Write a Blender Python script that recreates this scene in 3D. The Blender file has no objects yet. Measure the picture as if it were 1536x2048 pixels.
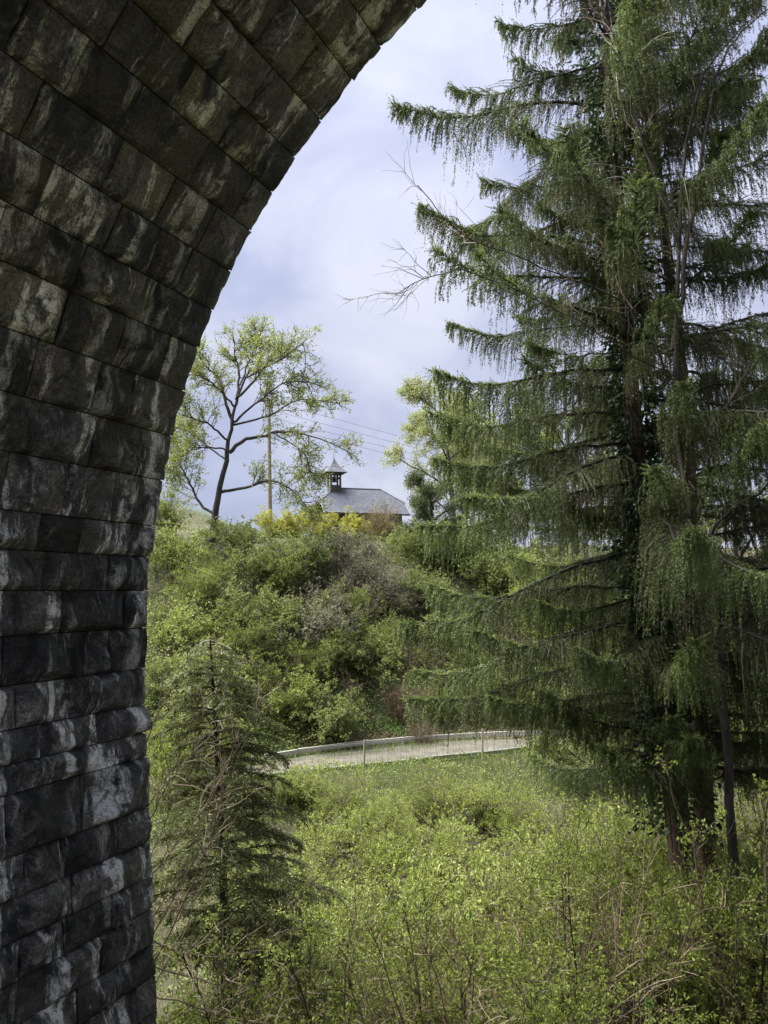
import bpy, math
import numpy as np
from mathutils import Matrix, Vector

# ------------------------------------------------------------------ camera
F = 1480.0
PITCH, ROLL = math.radians(6.6), math.radians(1.2)
fw = np.array([0, math.cos(PITCH), math.sin(PITCH)])
r0 = np.array([1.0, 0, 0]); u0 = np.array([0, -math.sin(PITCH), math.cos(PITCH)])
up = u0 * math.cos(ROLL) + r0 * math.sin(ROLL)
rt = r0 * math.cos(ROLL) - u0 * math.sin(ROLL)


def at(px, py, Y):
    """point of the place seen at photo pixel (px, py) at the distance Y in front of the camera"""
    r = rt * (px - 768) / F + up * (1024 - py) / F + fw
    return r * (Y / r[1])


sc = bpy.context.scene
COL = sc.collection
cam_d = bpy.data.cameras.new('camera')
cam_d.sensor_fit = 'VERTICAL'; cam_d.sensor_height = 36.0
cam_d.lens = 36.0 * F / 2048.0
cam_d.clip_start = 0.05; cam_d.clip_end = 3000
cam = bpy.data.objects.new('camera', cam_d); COL.objects.link(cam)
cam.matrix_world = Matrix(((rt[0], up[0], -fw[0], 0), (rt[1], up[1], -fw[1], 0), (rt[2], up[2], -fw[2], 0), (0, 0, 0, 1)))
sc.camera = cam

# ------------------------------------------------------------------ light
SUN_EL, SUN_AZ = math.radians(60), math.radians(281)     # azimuth clockwise from +Y: high, from the left along the viaduct
SUN_STRENGTH, SKY_STRENGTH, EXPOSURE = 3.2, 0.0505, 2.5
sun_d = bpy.data.lights.new('sun', 'SUN'); sun_d.energy = SUN_STRENGTH
sun_d.angle = math.radians(60); sun_d.color = (1.0, 0.96, 0.88)
sun = bpy.data.objects.new('sun', sun_d); COL.objects.link(sun)
sdir = Vector((math.sin(SUN_AZ) * math.cos(SUN_EL), math.cos(SUN_AZ) * math.cos(SUN_EL), math.sin(SUN_EL)))
sun.rotation_euler = sdir.to_track_quat('Z', 'Y').to_euler()
sun.location = (0, -20, 40)

world = bpy.data.worlds.new('World'); sc.world = world; world.use_nodes = True
wn, wl = world.node_tree.nodes, world.node_tree.links
wn.clear()


def N(nodes, t, **kw):
    n = nodes.new(t)
    for k, v in kw.items():
        if k.startswith('i_'):
            n.inputs[k[2:].replace('_', ' ')].default_value = v
        else:
            setattr(n, k, v)
    return n


def ramp(nodes, stops, interp='LINEAR'):
    n = nodes.new('ShaderNodeValToRGB'); cr = n.color_ramp; cr.interpolation = interp
    while len(cr.elements) < len(stops): cr.elements.new(0.5)
    for e, (p, c) in zip(cr.elements, stops):
        e.position = p; e.color = (*c, 1) if len(c) == 3 else c
    return n


wout = N(wn, 'ShaderNodeOutputWorld'); bg = N(wn, 'ShaderNodeBackground'); bg.inputs['Strength'].default_value = SKY_STRENGTH
sky = N(wn, 'ShaderNodeTexSky', sky_type='NISHITA', sun_disc=False, sun_elevation=SUN_EL, sun_rotation=SUN_AZ)
tc = N(wn, 'ShaderNodeTexCoord')
sep = N(wn, 'ShaderNodeSeparateXYZ'); wl.new(tc.outputs['Generated'], sep.inputs[0])
zz = N(wn, 'ShaderNodeMath', operation='MAXIMUM'); zz.inputs[1].default_value = 0.0; wl.new(sep.outputs['Z'], zz.inputs[0])
za = N(wn, 'ShaderNodeMath', operation='ADD'); za.inputs[1].default_value = 0.75; wl.new(zz.outputs[0], za.inputs[0])
cdiv = N(wn, 'ShaderNodeVectorMath', operation='DIVIDE')
cmb = N(wn, 'ShaderNodeCombineXYZ')
for i in range(3): wl.new(za.outputs[0], cmb.inputs[i])
wl.new(tc.outputs['Generated'], cdiv.inputs[0]); wl.new(cmb.outputs[0], cdiv.inputs[1])
n1 = N(wn, 'ShaderNodeTexNoise'); n1.inputs['Scale'].default_value = 4.2; n1.inputs['Detail'].default_value = 7; n1.inputs['Roughness'].default_value = 0.55; n1.inputs['Distortion'].default_value = 0.4
wl.new(cdiv.outputs[0], n1.inputs['Vector'])
cr = ramp(wn, [(0.32, (1.68, 1.82, 2.60)), (0.45, (2.0, 2.13, 2.88)), (0.57, (2.45, 2.57, 3.2)), (0.70, (2.95, 3.04, 3.48))])
wl.new(n1.outputs['Fac'], cr.inputs[0])
mixs = N(wn, 'ShaderNodeMix', data_type='RGBA'); mixs.inputs['Factor'].default_value = 0.92
wl.new(sky.outputs[0], mixs.inputs['A']); wl.new(cr.outputs[0], mixs.inputs['B'])
# an overcast sky is brighter overhead than at the horizon
zsq = N(wn, 'ShaderNodeMath', operation='MULTIPLY'); wl.new(zz.outputs[0], zsq.inputs[0]); wl.new(zz.outputs[0], zsq.inputs[1])
zma = N(wn, 'ShaderNodeMath', operation='MULTIPLY_ADD'); zma.inputs[1].default_value = 0.75; zma.inputs[2].default_value = 0.86; wl.new(zsq.outputs[0], zma.inputs[0])
vsc = N(wn, 'ShaderNodeVectorMath', operation='SCALE'); wl.new(mixs.outputs['Result'], vsc.inputs[0]); wl.new(zma.outputs[0], vsc.inputs['Scale'])
wl.new(vsc.outputs[0], bg.inputs['Color']); wl.new(bg.outputs[0], wout.inputs['Surface'])

vs = sc.view_settings
vs.view_transform = 'Standard'; vs.look = 'None'; vs.exposure = EXPOSURE; vs.gamma = 1.0; vs.use_curve_mapping = False
sc.render.engine = 'CYCLES'
sc.cycles.max_bounces = 8; sc.cycles.diffuse_bounces = 6; sc.cycles.glossy_bounces = 2; sc.cycles.transmission_bounces = 4
sc.cycles.use_denoising = False if not hasattr(sc.cycles, 'use_denoising') else True

# ------------------------------------------------------------------ helpers
rng = np.random.default_rng(11)


def vnoise(p, seed=0):
    """value noise 0..1 at points p (n,3)"""
    p = np.asarray(p, float); i = np.floor(p).astype(np.int64); f = p - i
    f = f * f * f * (f * (f * 6 - 15) + 10)

    def h(a):
        n = (a[:, 0] * 374761393 + a[:, 1] * 668265263 + a[:, 2] * 2147483647 + seed * 144269504) & 0xffffffff
        n = ((n ^ (n >> 13)) * 1274126177) & 0xffffffff
        n = ((n ^ (n >> 16)) * 2246822519) & 0xffffffff
        return ((n ^ (n >> 15)) & 0xffffff) / 0xffffff
    r = 0
    for dx in (0, 1):
        for dy in (0, 1):
            for dz in (0, 1):
                w = (f[:, 0] if dx else 1 - f[:, 0]) * (f[:, 1] if dy else 1 - f[:, 1]) * (f[:, 2] if dz else 1 - f[:, 2])
                r = r + w * h(i + np.array([dx, dy, dz]))
    return r


def fbm(p, oct=4, seed=0, gain=0.5):
    p = np.asarray(p, float); r = 0; a = 1; s = 0
    for k in range(oct):
        r = r + a * vnoise(p * 2 ** k + 17.3 * k, seed + k); s += a; a *= gain
    return r / s


def unit(v):
    return v / np.maximum(np.linalg.norm(v, axis=-1, keepdims=True), 1e-9)


class MB:
    """collects polygons; build() links them as one mesh object"""

    def __init__(s):
        s.v, s.f, s.t, s.m, s.st = [], {3: [], 4: []}, [], {3: [], 4: []}, []
        s.n = 0

    def add(s, V, Fc, tint=0.5, mat=0, st=None):
        V = np.asarray(V, float).reshape(-1, 3); Fc = np.asarray(Fc)
        if len(Fc) == 0: return s
        k = Fc.shape[1]
        s.v.append(V); s.f[k].append(Fc + s.n); s.m[k].append(np.full(len(Fc), mat))
        s.t.append(np.broadcast_to(np.asarray(tint, float), (len(V),)))
        s.st.append(st if st is not None else np.zeros((len(V), 3)))
        s.n += len(V)
        return s

    def tris(s):
        return sum(len(a) for a in s.f[3]) + 2 * sum(len(a) for a in s.f[4])

    def mesh(s, name, mats, smooth=False, use_st=False):
        V = np.concatenate(s.v)
        q = np.concatenate(s.f[4]) if s.f[4] else np.zeros((0, 4), int)
        t = np.concatenate(s.f[3]) if s.f[3] else np.zeros((0, 3), int)
        me = bpy.data.meshes.new(name)
        me.vertices.add(len(V)); me.vertices.foreach_set('co', V.astype(np.float32).ravel())
        me.loops.add(q.size + t.size); me.loops.foreach_set('vertex_index', np.concatenate([q.ravel(), t.ravel()]).astype(np.int32))
        me.polygons.add(len(q) + len(t))
        tot = np.concatenate([np.full(len(q), 4), np.full(len(t), 3)]).astype(np.int32)
        me.polygons.foreach_set('loop_start', np.concatenate([[0], np.cumsum(tot)[:-1]]).astype(np.int32))
        mi = np.concatenate([np.concatenate(s.m[4]) if s.m[4] else np.zeros(0), np.concatenate(s.m[3]) if s.m[3] else np.zeros(0)])
        me.polygons.foreach_set('material_index', mi.astype(np.int32))
        me.polygons.foreach_set('use_smooth', np.full(len(tot), bool(smooth)))
        a = me.attributes.new('tint', 'FLOAT', 'POINT'); a.data.foreach_set('value', np.concatenate(s.t).astype(np.float32))
        if use_st:
            b = me.attributes.new('st', 'FLOAT_VECTOR', 'POINT'); b.data.foreach_set('vector', np.concatenate(s.st).astype(np.float32).ravel())
        for m in (mats if isinstance(mats, (list, tuple)) else [mats]): me.materials.append(m)
        me.update(calc_edges=True)
        return me

    def build(s, name, mats, parent=None, smooth=False, use_st=False, loc=None):
        o = bpy.data.objects.new(name, s.mesh(name, mats, smooth, use_st)); COL.objects.link(o)
        if name in ('twigs', 'branches', 'stems', 'crown', 'foliage', 'leaves', 'buds'): o['kind'] = 'stuff'     # too many leaves and twigs to count
        if parent is not None: o.parent = parent
        if loc is not None: o.location = loc
        return o


def box(mb, c, half, ax=(1, 0, 0), ay=None, az=None, tint=0.5, mat=0):
    c = np.asarray(c, float); ax = unit(np.asarray(ax, float))
    az = unit(np.asarray(az if az is not None else (0, 0, 1), float))
    ay = unit(np.cross(az, ax)) if ay is None else unit(np.asarray(ay, float))
    V = [c + ax * half[0] * sx + ay * half[1] * sy + az * half[2] * s for s in (-1, 1) for sy in (-1, 1) for sx in (-1, 1)]
    mb.add(V, [[0, 2, 3, 1], [4, 5, 7, 6], [0, 1, 5, 4], [2, 6, 7, 3], [0, 4, 6, 2], [1, 3, 7, 5]], tint, mat)


def tubes(mb, P, R, sides=4, tint=0.5, mat=0, cap=False):
    """P (N,K,3) polylines, R (N,K) radii"""
    P = np.asarray(P, float); R = np.asarray(R, float)
    if P.ndim == 2: P = P[None]; R = R[None]
    n, k = P.shape[:2]
    if n == 0: return
    T = np.empty_like(P); T[:, 1:-1] = P[:, 2:] - P[:, :-2]; T[:, 0] = P[:, 1] - P[:, 0]; T[:, -1] = P[:, -1] - P[:, -2]
    T = unit(T)
    avg = unit(P[:, -1] - P[:, 0] + 1e-6)
    ref = np.where(np.abs(avg[:, 2:3]) < 0.8, np.array([[0, 0, 1.0]]), np.array([[1.0, 0, 0]]))[:, None, :]
    A = unit(np.cross(T, np.broadcast_to(ref, T.shape))); B = np.cross(T, A)
    th = np.arange(sides) * 2 * np.pi / sides
    V = P[:, :, None, :] + R[:, :, None, None] * (np.cos(th)[None, None, :, None] * A[:, :, None, :] + np.sin(th)[None, None, :, None] * B[:, :, None, :])
    idx = np.arange(n * k * sides).reshape(n, k, sides)
    a = idx[:, :-1]; b = idx[:, 1:]
    Fq = np.stack([a, np.roll(a, -1, 2), np.roll(b, -1, 2), b], -1).reshape(-1, 4)
    tt = np.asarray(tint, float)
    if tt.ndim == 1: tt = np.repeat(tt, k * sides)
    mb.add(V.reshape(-1, 3), Fq, tt, mat)
    if cap:
        for e in (0, k - 1):
            c = P[:, e]; ring = idx[:, e]
            base = V.reshape(-1, 3)[ring.reshape(-1)]
            for j in range(n):
                W = np.vstack([V[j, e], c[j:j + 1]])
                mb.add(W, [[q, (q + 1) % sides, sides] for q in range(sides)], 0.5, mat)


def ribbons(mb, P, R, tint=0.5, mat=0):
    """thin flat strips for twigs far below a pixel across"""
    P = np.asarray(P, float); n, k = P.shape[:2]
    if n == 0: return
    S = unit(np.cross(P[:, -1] - P[:, 0], rdir(n)))[:, None, :] * np.asarray(R)[..., None] * 1.3
    V = np.stack([P - S, P + S], 2); idx = np.arange(n * k * 2).reshape(n, k, 2)
    Fq = np.stack([idx[:, :-1, 0], idx[:, :-1, 1], idx[:, 1:, 1], idx[:, 1:, 0]], -1).reshape(-1, 4)
    tt = np.asarray(tint, float)
    if tt.ndim == 1: tt = np.repeat(tt, k * 2)
    mb.add(V.reshape(-1, 3), Fq, tt, mat)


def samp(P, i, t):
    """points and tangents on polylines P[i] at 0..1 t"""
    k = P.shape[1]; x = np.clip(t, 0, 0.9999) * (k - 1); j = x.astype(int); fr = (x - j)[:, None]
    a = P[i, j]; b = P[i, j + 1]
    return a + (b - a) * fr, unit(b - a)


def rdir(n):
    return unit(rng.normal(size=(n, 3)))


def leaves(mb, C, D, L, W, tint, mat=0, fold=0.18):
    """folded diamond leaves: base C, direction D"""
    n = len(C)
    if n == 0: return
    D = unit(D); S = unit(np.cross(D, rdir(n))); Nn = np.cross(D, S)
    L = np.broadcast_to(L, (n,))[:, None]; W = np.broadcast_to(W, (n,))[:, None]
    mid = C + D * L * 0.45 + Nn * W * fold
    V = np.stack([C, mid + S * W * 0.5, C + D * L - Nn * W * fold * 0.6, mid - S * W * 0.5], 1)
    i = np.arange(n)[:, None] * 4
    Ft = np.concatenate([i + np.array([0, 1, 2]), i + np.array([0, 2, 3])])
    mb.add(V.reshape(-1, 3), Ft, np.repeat(np.broadcast_to(tint, (n,)), 4), mat)


def sprout(P, n, t0, t1, length, angle, K=5, curl=0.25, grav=0.0, upb=0.0, tpow=1.0):
    """n child polylines growing off random points of polylines P; length is a (lo,hi) pair"""
    i = rng.integers(0, len(P), n); t = t0 + (t1 - t0) * rng.random(n) ** tpow
    c, T = samp(P, i, t)
    perp = unit(np.cross(T, rdir(n)))
    a = np.radians(rng.uniform(*angle, n))[:, None]
    d = unit(np.cos(a) * T + np.sin(a) * perp + np.array([0, 0, upb]))
    L = rng.uniform(*length, n)[:, None] * (1.15 - 0.6 * t[:, None])
    pts = [c]; st = L / (K - 1)
    for k in range(K - 1):
        d = unit(d + rng.normal(size=(n, 3)) * curl + np.array([0, 0, grav]))
        pts.append(pts[-1] + d * st)
    return np.stack(pts, 1), i, t


def taper(n, K, r0, r1):
    r0 = np.broadcast_to(r0, (n,))[:, None]; r1 = np.broadcast_to(r1, (n,))[:, None]
    return r0 + (r1 - r0) * np.linspace(0, 1, K)[None]


def smooth_line(pts, K=24, wob=0.0):
    pts = np.asarray(pts, float); n = len(pts)
    t = np.linspace(0, n - 1, K); out = np.empty((K, 3))
    for j, x in enumerate(t):
        i = min(int(x), n - 2); f = x - i
        p0 = pts[max(i - 1, 0)]; p1 = pts[i]; p2 = pts[i + 1]; p3 = pts[min(i + 2, n - 1)]
        out[j] = 0.5 * ((2 * p1) + (-p0 + p2) * f + (2 * p0 - 5 * p1 + 4 * p2 - p3) * f * f + (-p0 + 3 * p1 - 3 * p2 + p3) * f ** 3)
    if wob: out[1:-1] += rng.normal(size=(K - 2, 3)) * wob
    return out


def empty(name, loc=(0, 0, 0), rz=0.0):
    o = bpy.data.objects.new(name, None); COL.objects.link(o); o.location = tuple(loc); o.rotation_euler = (0, 0, rz)
    o.empty_display_size = 0.2
    return o


def tag(o, label=None, cat=None, group=None, kind=None):
    if label: o['label'] = label
    if cat: o['category'] = cat
    if group: o['group'] = group
    if kind: o['kind'] = kind
    return o


def copy_tree(o, parent=None):
    c = o.copy(); COL.objects.link(c)
    if parent is not None: c.parent = parent
    for ch in [x for x in bpy.data.objects if x.parent == o]: copy_tree(ch, c)
    return c


# ------------------------------------------------------------------ materials
def new_mat(name):
    m = bpy.data.materials.new(name); m.use_nodes = True
    nt = m.node_tree; nt.nodes.clear()
    out = N(nt.nodes, 'ShaderNodeOutputMaterial')
    return m, nt.nodes, nt.links, out


def leaf_mat(name, stops, trans=0.42, rough=0.55, vary=0.0):
    m, n, l, out = new_mat(name)
    a = N(n, 'ShaderNodeAttribute', attribute_name='tint'); r = ramp(n, stops)
    if vary:
        oi = N(n, 'ShaderNodeObjectInfo'); ad = N(n, 'ShaderNodeMath', operation='MULTIPLY_ADD', use_clamp=True)
        l.new(oi.outputs['Random'], ad.inputs[0]); ad.inputs[1].default_value = vary; l.new(a.outputs['Fac'], ad.inputs[2]); l.new(ad.outputs[0], r.inputs[0])
    else:
        l.new(a.outputs['Fac'], r.inputs[0])
    p = N(n, 'ShaderNodeBsdfPrincipled'); p.inputs['Roughness'].default_value = rough
    p.inputs['Specular IOR Level'].default_value = 0.35
    l.new(r.outputs[0], p.inputs['Base Color'])
    if trans:
        t = N(n, 'ShaderNodeBsdfTranslucent'); l.new(r.outputs[0], t.inputs['Color'])
        mx = N(n, 'ShaderNodeMixShader'); mx.inputs[0].default_value = trans
        l.new(p.outputs[0], mx.inputs[1]); l.new(t.outputs[0], mx.inputs[2]); l.new(mx.outputs[0], out.inputs['Surface'])
    else:
        l.new(p.outputs[0], out.inputs['Surface'])
    return m


def rough_mat(name, stops, scale=8.0, stretch=(1, 1, 1), bump=0.3, rough=0.85, detail=8, bscale=None, coord='Object', dist=0.02):
    m, n, l, out = new_mat(name)
    tcn = N(n, 'ShaderNodeTexCoord'); mp = N(n, 'ShaderNodeMapping'); mp.inputs['Scale'].default_value = stretch
    l.new(tcn.outputs[coord], mp.inputs[0])
    nz = N(n, 'ShaderNodeTexNoise'); nz.inputs['Scale'].default_value = scale; nz.inputs['Detail'].default_value = detail; nz.inputs['Roughness'].default_value = 0.65
    l.new(mp.outputs[0], nz.inputs['Vector']); r = ramp(n, stops); l.new(nz.outputs['Fac'], r.inputs[0])
    p = N(n, 'ShaderNodeBsdfPrincipled'); p.inputs['Roughness'].default_value = rough
    l.new(r.outputs[0], p.inputs['Base Color'])
    nb = N(n, 'ShaderNodeTexNoise'); nb.inputs['Scale'].default_value = bscale or scale * 3; nb.inputs['Detail'].default_value = 8; nb.inputs['Roughness'].default_value = 0.7
    l.new(mp.outputs[0], nb.inputs['Vector'])
    b = N(n, 'ShaderNodeBump'); b.inputs['Strength'].default_value = bump; b.inputs['Distance'].default_value = dist
    l.new(nb.outputs['Fac'], b.inputs['Height']); l.new(b.outputs[0], p.inputs['Normal'])
    l.new(p.outputs[0], out.inputs['Surface'])
    return m


def stone_mat():
    m, n, l, out = new_mat('weathered_stone')

    def math_(op, a, b=None, clamp=False):
        x = N(n, 'ShaderNodeMath', operation=op, use_clamp=clamp)
        for k, v in enumerate((a, b)):
            if v is None: continue
            if isinstance(v, (int, float)): x.inputs[k].default_value = v
            else: l.new(v, x.inputs[k])
        return x.outputs[0]

    def noise(vec, scale, detail=6, rough=0.6, dist=0.0):
        x = N(n, 'ShaderNodeTexNoise'); x.inputs['Scale'].default_value = scale; x.inputs['Detail'].default_value = detail
        x.inputs['Roughness'].default_value = rough; x.inputs['Distortion'].default_value = dist
        l.new(vec, x.inputs['Vector']); return x.outputs['Fac']

    def sm(v, lo, hi):
        x = N(n, 'ShaderNodeMapRange', interpolation_type='SMOOTHSTEP'); x.inputs['From Min'].default_value = lo; x.inputs['From Max'].default_value = hi
        l.new(v, x.inputs['Value']); return x.outputs['Result']

    def mixc(fac, a, b, mode='MIX'):
        x = N(n, 'ShaderNodeMix', data_type='RGBA', blend_type=mode)
        if isinstance(fac, (int, float)): x.inputs['Factor'].default_value = fac
        else: l.new(fac, x.inputs['Factor'])
        for k, v in (('A', a), ('B', b)):
            if isinstance(v, tuple): x.inputs[k].default_value = (*v, 1)
            else: l.new(v, x.inputs[k])
        return x.outputs['Result']
    st = N(n, 'ShaderNodeAttribute', attribute_name='st').outputs['Vector']      # along the barrel, along the wall upward, per stone number
    tint = N(n, 'ShaderNodeAttribute', attribute_name='tint').outputs['Fac']
    obj = N(n, 'ShaderNodeTexCoord').outputs['Object']
    sepn = N(n, 'ShaderNodeSeparateXYZ'); l.new(st, sepn.inputs[0])
    mps = N(n, 'ShaderNodeMapping'); mps.inputs['Scale'].default_value = (1.0, 0.17, 0.30); l.new(st, mps.inputs[0])
    streakv = mps.outputs[0]
    mpw = N(n, 'ShaderNodeMapping'); mpw.inputs['Scale'].default_value = (1.0, 0.5, 0.5); l.new(st, mpw.inputs[0])
    base = noise(obj, 2.6, 12, 0.72, 0.5)
    fine = noise(obj, 26, 10, 0.75)
    rb = ramp(n, [(0.34, (0.012, 0.012, 0.013)), (0.49, (0.058, 0.056, 0.054)), (0.60, (0.19, 0.182, 0.168)), (0.72, (0.36, 0.35, 0.32))])
    l.new(math_('ADD', math_('MULTIPLY', base, 0.66), math_('MULTIPLY', fine, 0.34)), rb.inputs[0])
    col = rb.outputs[0]
    # olive and brown growth, mostly on the vault
    up_ = sm(sepn.outputs['Y'], 0.6, 3.2)
    ol = math_('MULTIPLY', sm(noise(mpw.outputs[0], 1.6, 6, 0.6, 0.5), 0.36, 0.62), math_('ADD', math_('MULTIPLY', up_, 0.75), 0.12))
    col = mixc(ol, col, mixc(fine, (0.055, 0.047, 0.024), (0.21, 0.19, 0.105)))
    br = math_('MULTIPLY', sm(noise(streakv, 2.4, 5, 0.6, 0.3), 0.60, 0.72), 0.5)
    col = mixc(br, col, (0.10, 0.062, 0.035))
    # pale lime runs coming down the stones
    s1 = sm(noise(streakv, 2.9, 9, 0.72, 0.35), 0.505, 0.585)
    s2 = sm(noise(obj, 3.1, 7, 0.7, 0.6), 0.40, 0.54)
    pale = math_('MULTIPLY', s1, s2)
    col = mixc(math_('MULTIPLY', pale, 0.85), col, mixc(up_, (0.80, 0.79, 0.74), (0.80, 0.78, 0.63)))
    s3 = math_('MULTIPLY', sm(noise(mps.outputs[0], 9.0, 5, 0.6), 0.60, 0.68), sm(noise(obj, 5, 6, 0.7), 0.52, 0.62))
    col = mixc(math_('MULTIPLY', s3, 0.8), col, (0.5, 0.49, 0.45))
    # black crust
    bk = sm(noise(mpw.outputs[0], 1.9, 9, 0.7, 0.8), 0.52, 0.63)
    col = mixc(math_('MULTIPLY', bk, 0.92), col, (0.010, 0.010, 0.011))
    bk2 = sm(noise(obj, 5.5, 9, 0.75, 0.8), 0.54, 0.64)
    col = mixc(math_('MULTIPLY', bk2, 0.75), col, (0.012, 0.012, 0.013))
    grit = N(n, 'ShaderNodeMapRange'); grit.inputs['From Min'].default_value = 0.36; grit.inputs['From Max'].default_value = 0.64
    grit.inputs['To Min'].default_value = 0.35; grit.inputs['To Max'].default_value = 1.65; l.new(noise(obj, 48, 6, 0.75), grit.inputs['Value'])
    gm = N(n, 'ShaderNodeVectorMath', operation='SCALE'); l.new(col, gm.inputs[0]); l.new(grit.outputs[0], gm.inputs['Scale']); col = gm.outputs[0]
    # own tone of every stone
    tone = N(n, 'ShaderNodeMapRange'); tone.inputs['To Min'].default_value = 0.55; tone.inputs['To Max'].default_value = 2.3; l.new(tint, tone.inputs['Value'])
    vm = N(n, 'ShaderNodeVectorMath', operation='SCALE'); l.new(col, vm.inputs[0]); l.new(tone.outputs[0], vm.inputs['Scale'])
    p = N(n, 'ShaderNodeBsdfPrincipled'); l.new(vm.outputs[0], p.inputs['Base Color'])
    p.inputs['Specular IOR Level'].default_value = 0.45
    rr = N(n, 'ShaderNodeMapRange'); rr.inputs['To Min'].default_value = 0.28; rr.inputs['To Max'].default_value = 0.8; l.new(base, rr.inputs['Value']); l.new(rr.outputs[0], p.inputs['Roughness'])
    b1 = N(n, 'ShaderNodeBump'); b1.inputs['Strength'].default_value = 1.0; b1.inputs['Distance'].default_value = 0.11
    mpb = N(n, 'ShaderNodeMapping'); mpb.inputs['Scale'].default_value = (1, 1, 0.75); l.new(obj, mpb.inputs[0])
    hb = math_('ADD', noise(mpb.outputs[0], 8, 12, 0.72, 0.5), math_('MULTIPLY', fine, 0.5))
    l.new(hb, b1.inputs['Height']); l.new(b1.outputs[0], p.inputs['Normal'])
    l.new(p.outputs[0], out.inputs['Surface'])
    return m


M = {}
M['stone'] = stone_mat()
M['mortar'] = rough_mat('dark_mortar', [(0.3, (0.012, 0.012, 0.012)), (0.7, (0.05, 0.048, 0.045))], 12, bump=0.4)
M['soil'] = rough_mat('leafy_soil', [(0.3, (0.020, 0.022, 0.009)), (0.5, (0.045, 0.045, 0.018)), (0.7, (0.085, 0.065, 0.035))], 1.7, bump=0.6, dist=0.1)
M['road'] = rough_mat('pale_gravel', [(0.3, (0.062, 0.055, 0.042)), (0.55, (0.10, 0.091, 0.073)), (0.75, (0.145, 0.133, 0.108))], 2.2, bump=0.5)
M['concrete'] = rough_mat('grey_concrete', [(0.3, (0.09, 0.09, 0.085)), (0.7, (0.18, 0.175, 0.165))], 5, bump=0.25)
M['old_wood'] = rough_mat('weathered_grey_wood', [(0.25, (0.20, 0.19, 0.165)), (0.5, (0.38, 0.365, 0.32)), (0.75, (0.52, 0.50, 0.45))], 6, (6, 1, 6), bump=0.3)
M['post_wood'] = rough_mat('post_wood', [(0.3, (0.14, 0.12, 0.09)), (0.7, (0.30, 0.27, 0.22))], 6, (8, 8, 1), bump=0.3)
M['dark_wood'] = rough_mat('dark_timber', [(0.3, (0.02, 0.015, 0.011)), (0.7, (0.06, 0.046, 0.035))], 5, (8, 8, 1), bump=0.3)
M['turret_wood'] = rough_mat('grey_brown_timber', [(0.3, (0.035, 0.03, 0.028)), (0.7, (0.09, 0.08, 0.072))], 5, (8, 8, 1), bump=0.3)
M['slate'] = rough_mat('grey_slate', [(0.25, (0.050, 0.056, 0.078)), (0.5, (0.080, 0.088, 0.118)), (0.75, (0.125, 0.132, 0.165))], 3.5, bump=0.3, rough=0.6)
M['bronze'] = rough_mat('bell_bronze', [(0.3, (0.03, 0.028, 0.022)), (0.7, (0.09, 0.075, 0.05))], 9, rough=0.45)
M['wire'] = rough_mat('wire', [(0.3, (0.12, 0.12, 0.13)), (0.7, (0.2, 0.2, 0.21))], 9)
M['spruce_bark'] = rough_mat('spruce_bark', [(0.28, (0.022, 0.016, 0.013)), (0.5, (0.085, 0.050, 0.036)), (0.72, (0.19, 0.115, 0.082))], 5, (1, 1, 0.35), bump=0.8, dist=0.05)
M['dark_bark'] = rough_mat('dark_bark', [(0.28, (0.014, 0.012, 0.011)), (0.5, (0.042, 0.035, 0.03)), (0.75, (0.11, 0.095, 0.08))], 7, (1, 1, 0.3), bump=0.9, dist=0.04)
M['grey_bark'] = rough_mat('grey_bark', [(0.28, (0.045, 0.042, 0.036)), (0.5, (0.12, 0.115, 0.10)), (0.75, (0.26, 0.25, 0.22))], 6, (1, 1, 0.3), bump=0.6, dist=0.02)
M['twig_tan'] = leaf_mat('tan_twig', [(0.0, (0.06, 0.042, 0.028)), (0.5, (0.18, 0.13, 0.088)), (1.0, (0.36, 0.28, 0.20))], 0)
M['twig_brown'] = leaf_mat('brown_twig', [(0.0, (0.012, 0.010, 0.008)), (0.5, (0.075, 0.055, 0.036)), (1.0, (0.17, 0.14, 0.10))], 0)
M['twig_red'] = leaf_mat('red_twig', [(0.0, (0.06, 0.044, 0.03)), (0.5, (0.15, 0.105, 0.07)), (1.0, (0.26, 0.19, 0.13))], 0)
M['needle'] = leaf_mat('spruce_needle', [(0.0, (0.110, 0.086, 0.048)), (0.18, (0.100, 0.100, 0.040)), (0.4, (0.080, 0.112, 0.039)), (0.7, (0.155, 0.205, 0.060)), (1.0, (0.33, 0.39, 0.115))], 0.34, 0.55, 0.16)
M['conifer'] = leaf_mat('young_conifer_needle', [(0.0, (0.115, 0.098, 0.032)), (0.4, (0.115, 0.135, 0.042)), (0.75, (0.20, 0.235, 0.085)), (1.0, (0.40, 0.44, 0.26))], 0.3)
M['ivy'] = leaf_mat('ivy_leaf', [(0.0, (0.020, 0.035, 0.014)), (0.6, (0.041, 0.084, 0.026)), (1.0, (0.101, 0.173, 0.058))], 0.2, 0.42)
M['fresh'] = leaf_mat('fresh_leaf', [(0.0, (0.075, 0.095, 0.018)), (0.4, (0.20, 0.25, 0.050)), (0.8, (0.35, 0.43, 0.095)), (1.0, (0.50, 0.57, 0.20))])
M['bright'] = leaf_mat('bright_leaf', [(0.0, (0.10, 0.13, 0.030)), (0.5, (0.24, 0.29, 0.070)), (1.0, (0.46, 0.52, 0.19))])
M['olive'] = leaf_mat('olive_leaf', [(0.0, (0.085, 0.105, 0.030)), (0.45, (0.175, 0.215, 0.062)), (0.8, (0.29, 0.34, 0.105)), (1.0, (0.40, 0.45, 0.19))])
M['greyleaf'] = leaf_mat('grey_brown_leaf', [(0.0, (0.086, 0.084, 0.059)), (0.5, (0.182, 0.182, 0.119)), (1.0, (0.330, 0.330, 0.217))])
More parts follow.
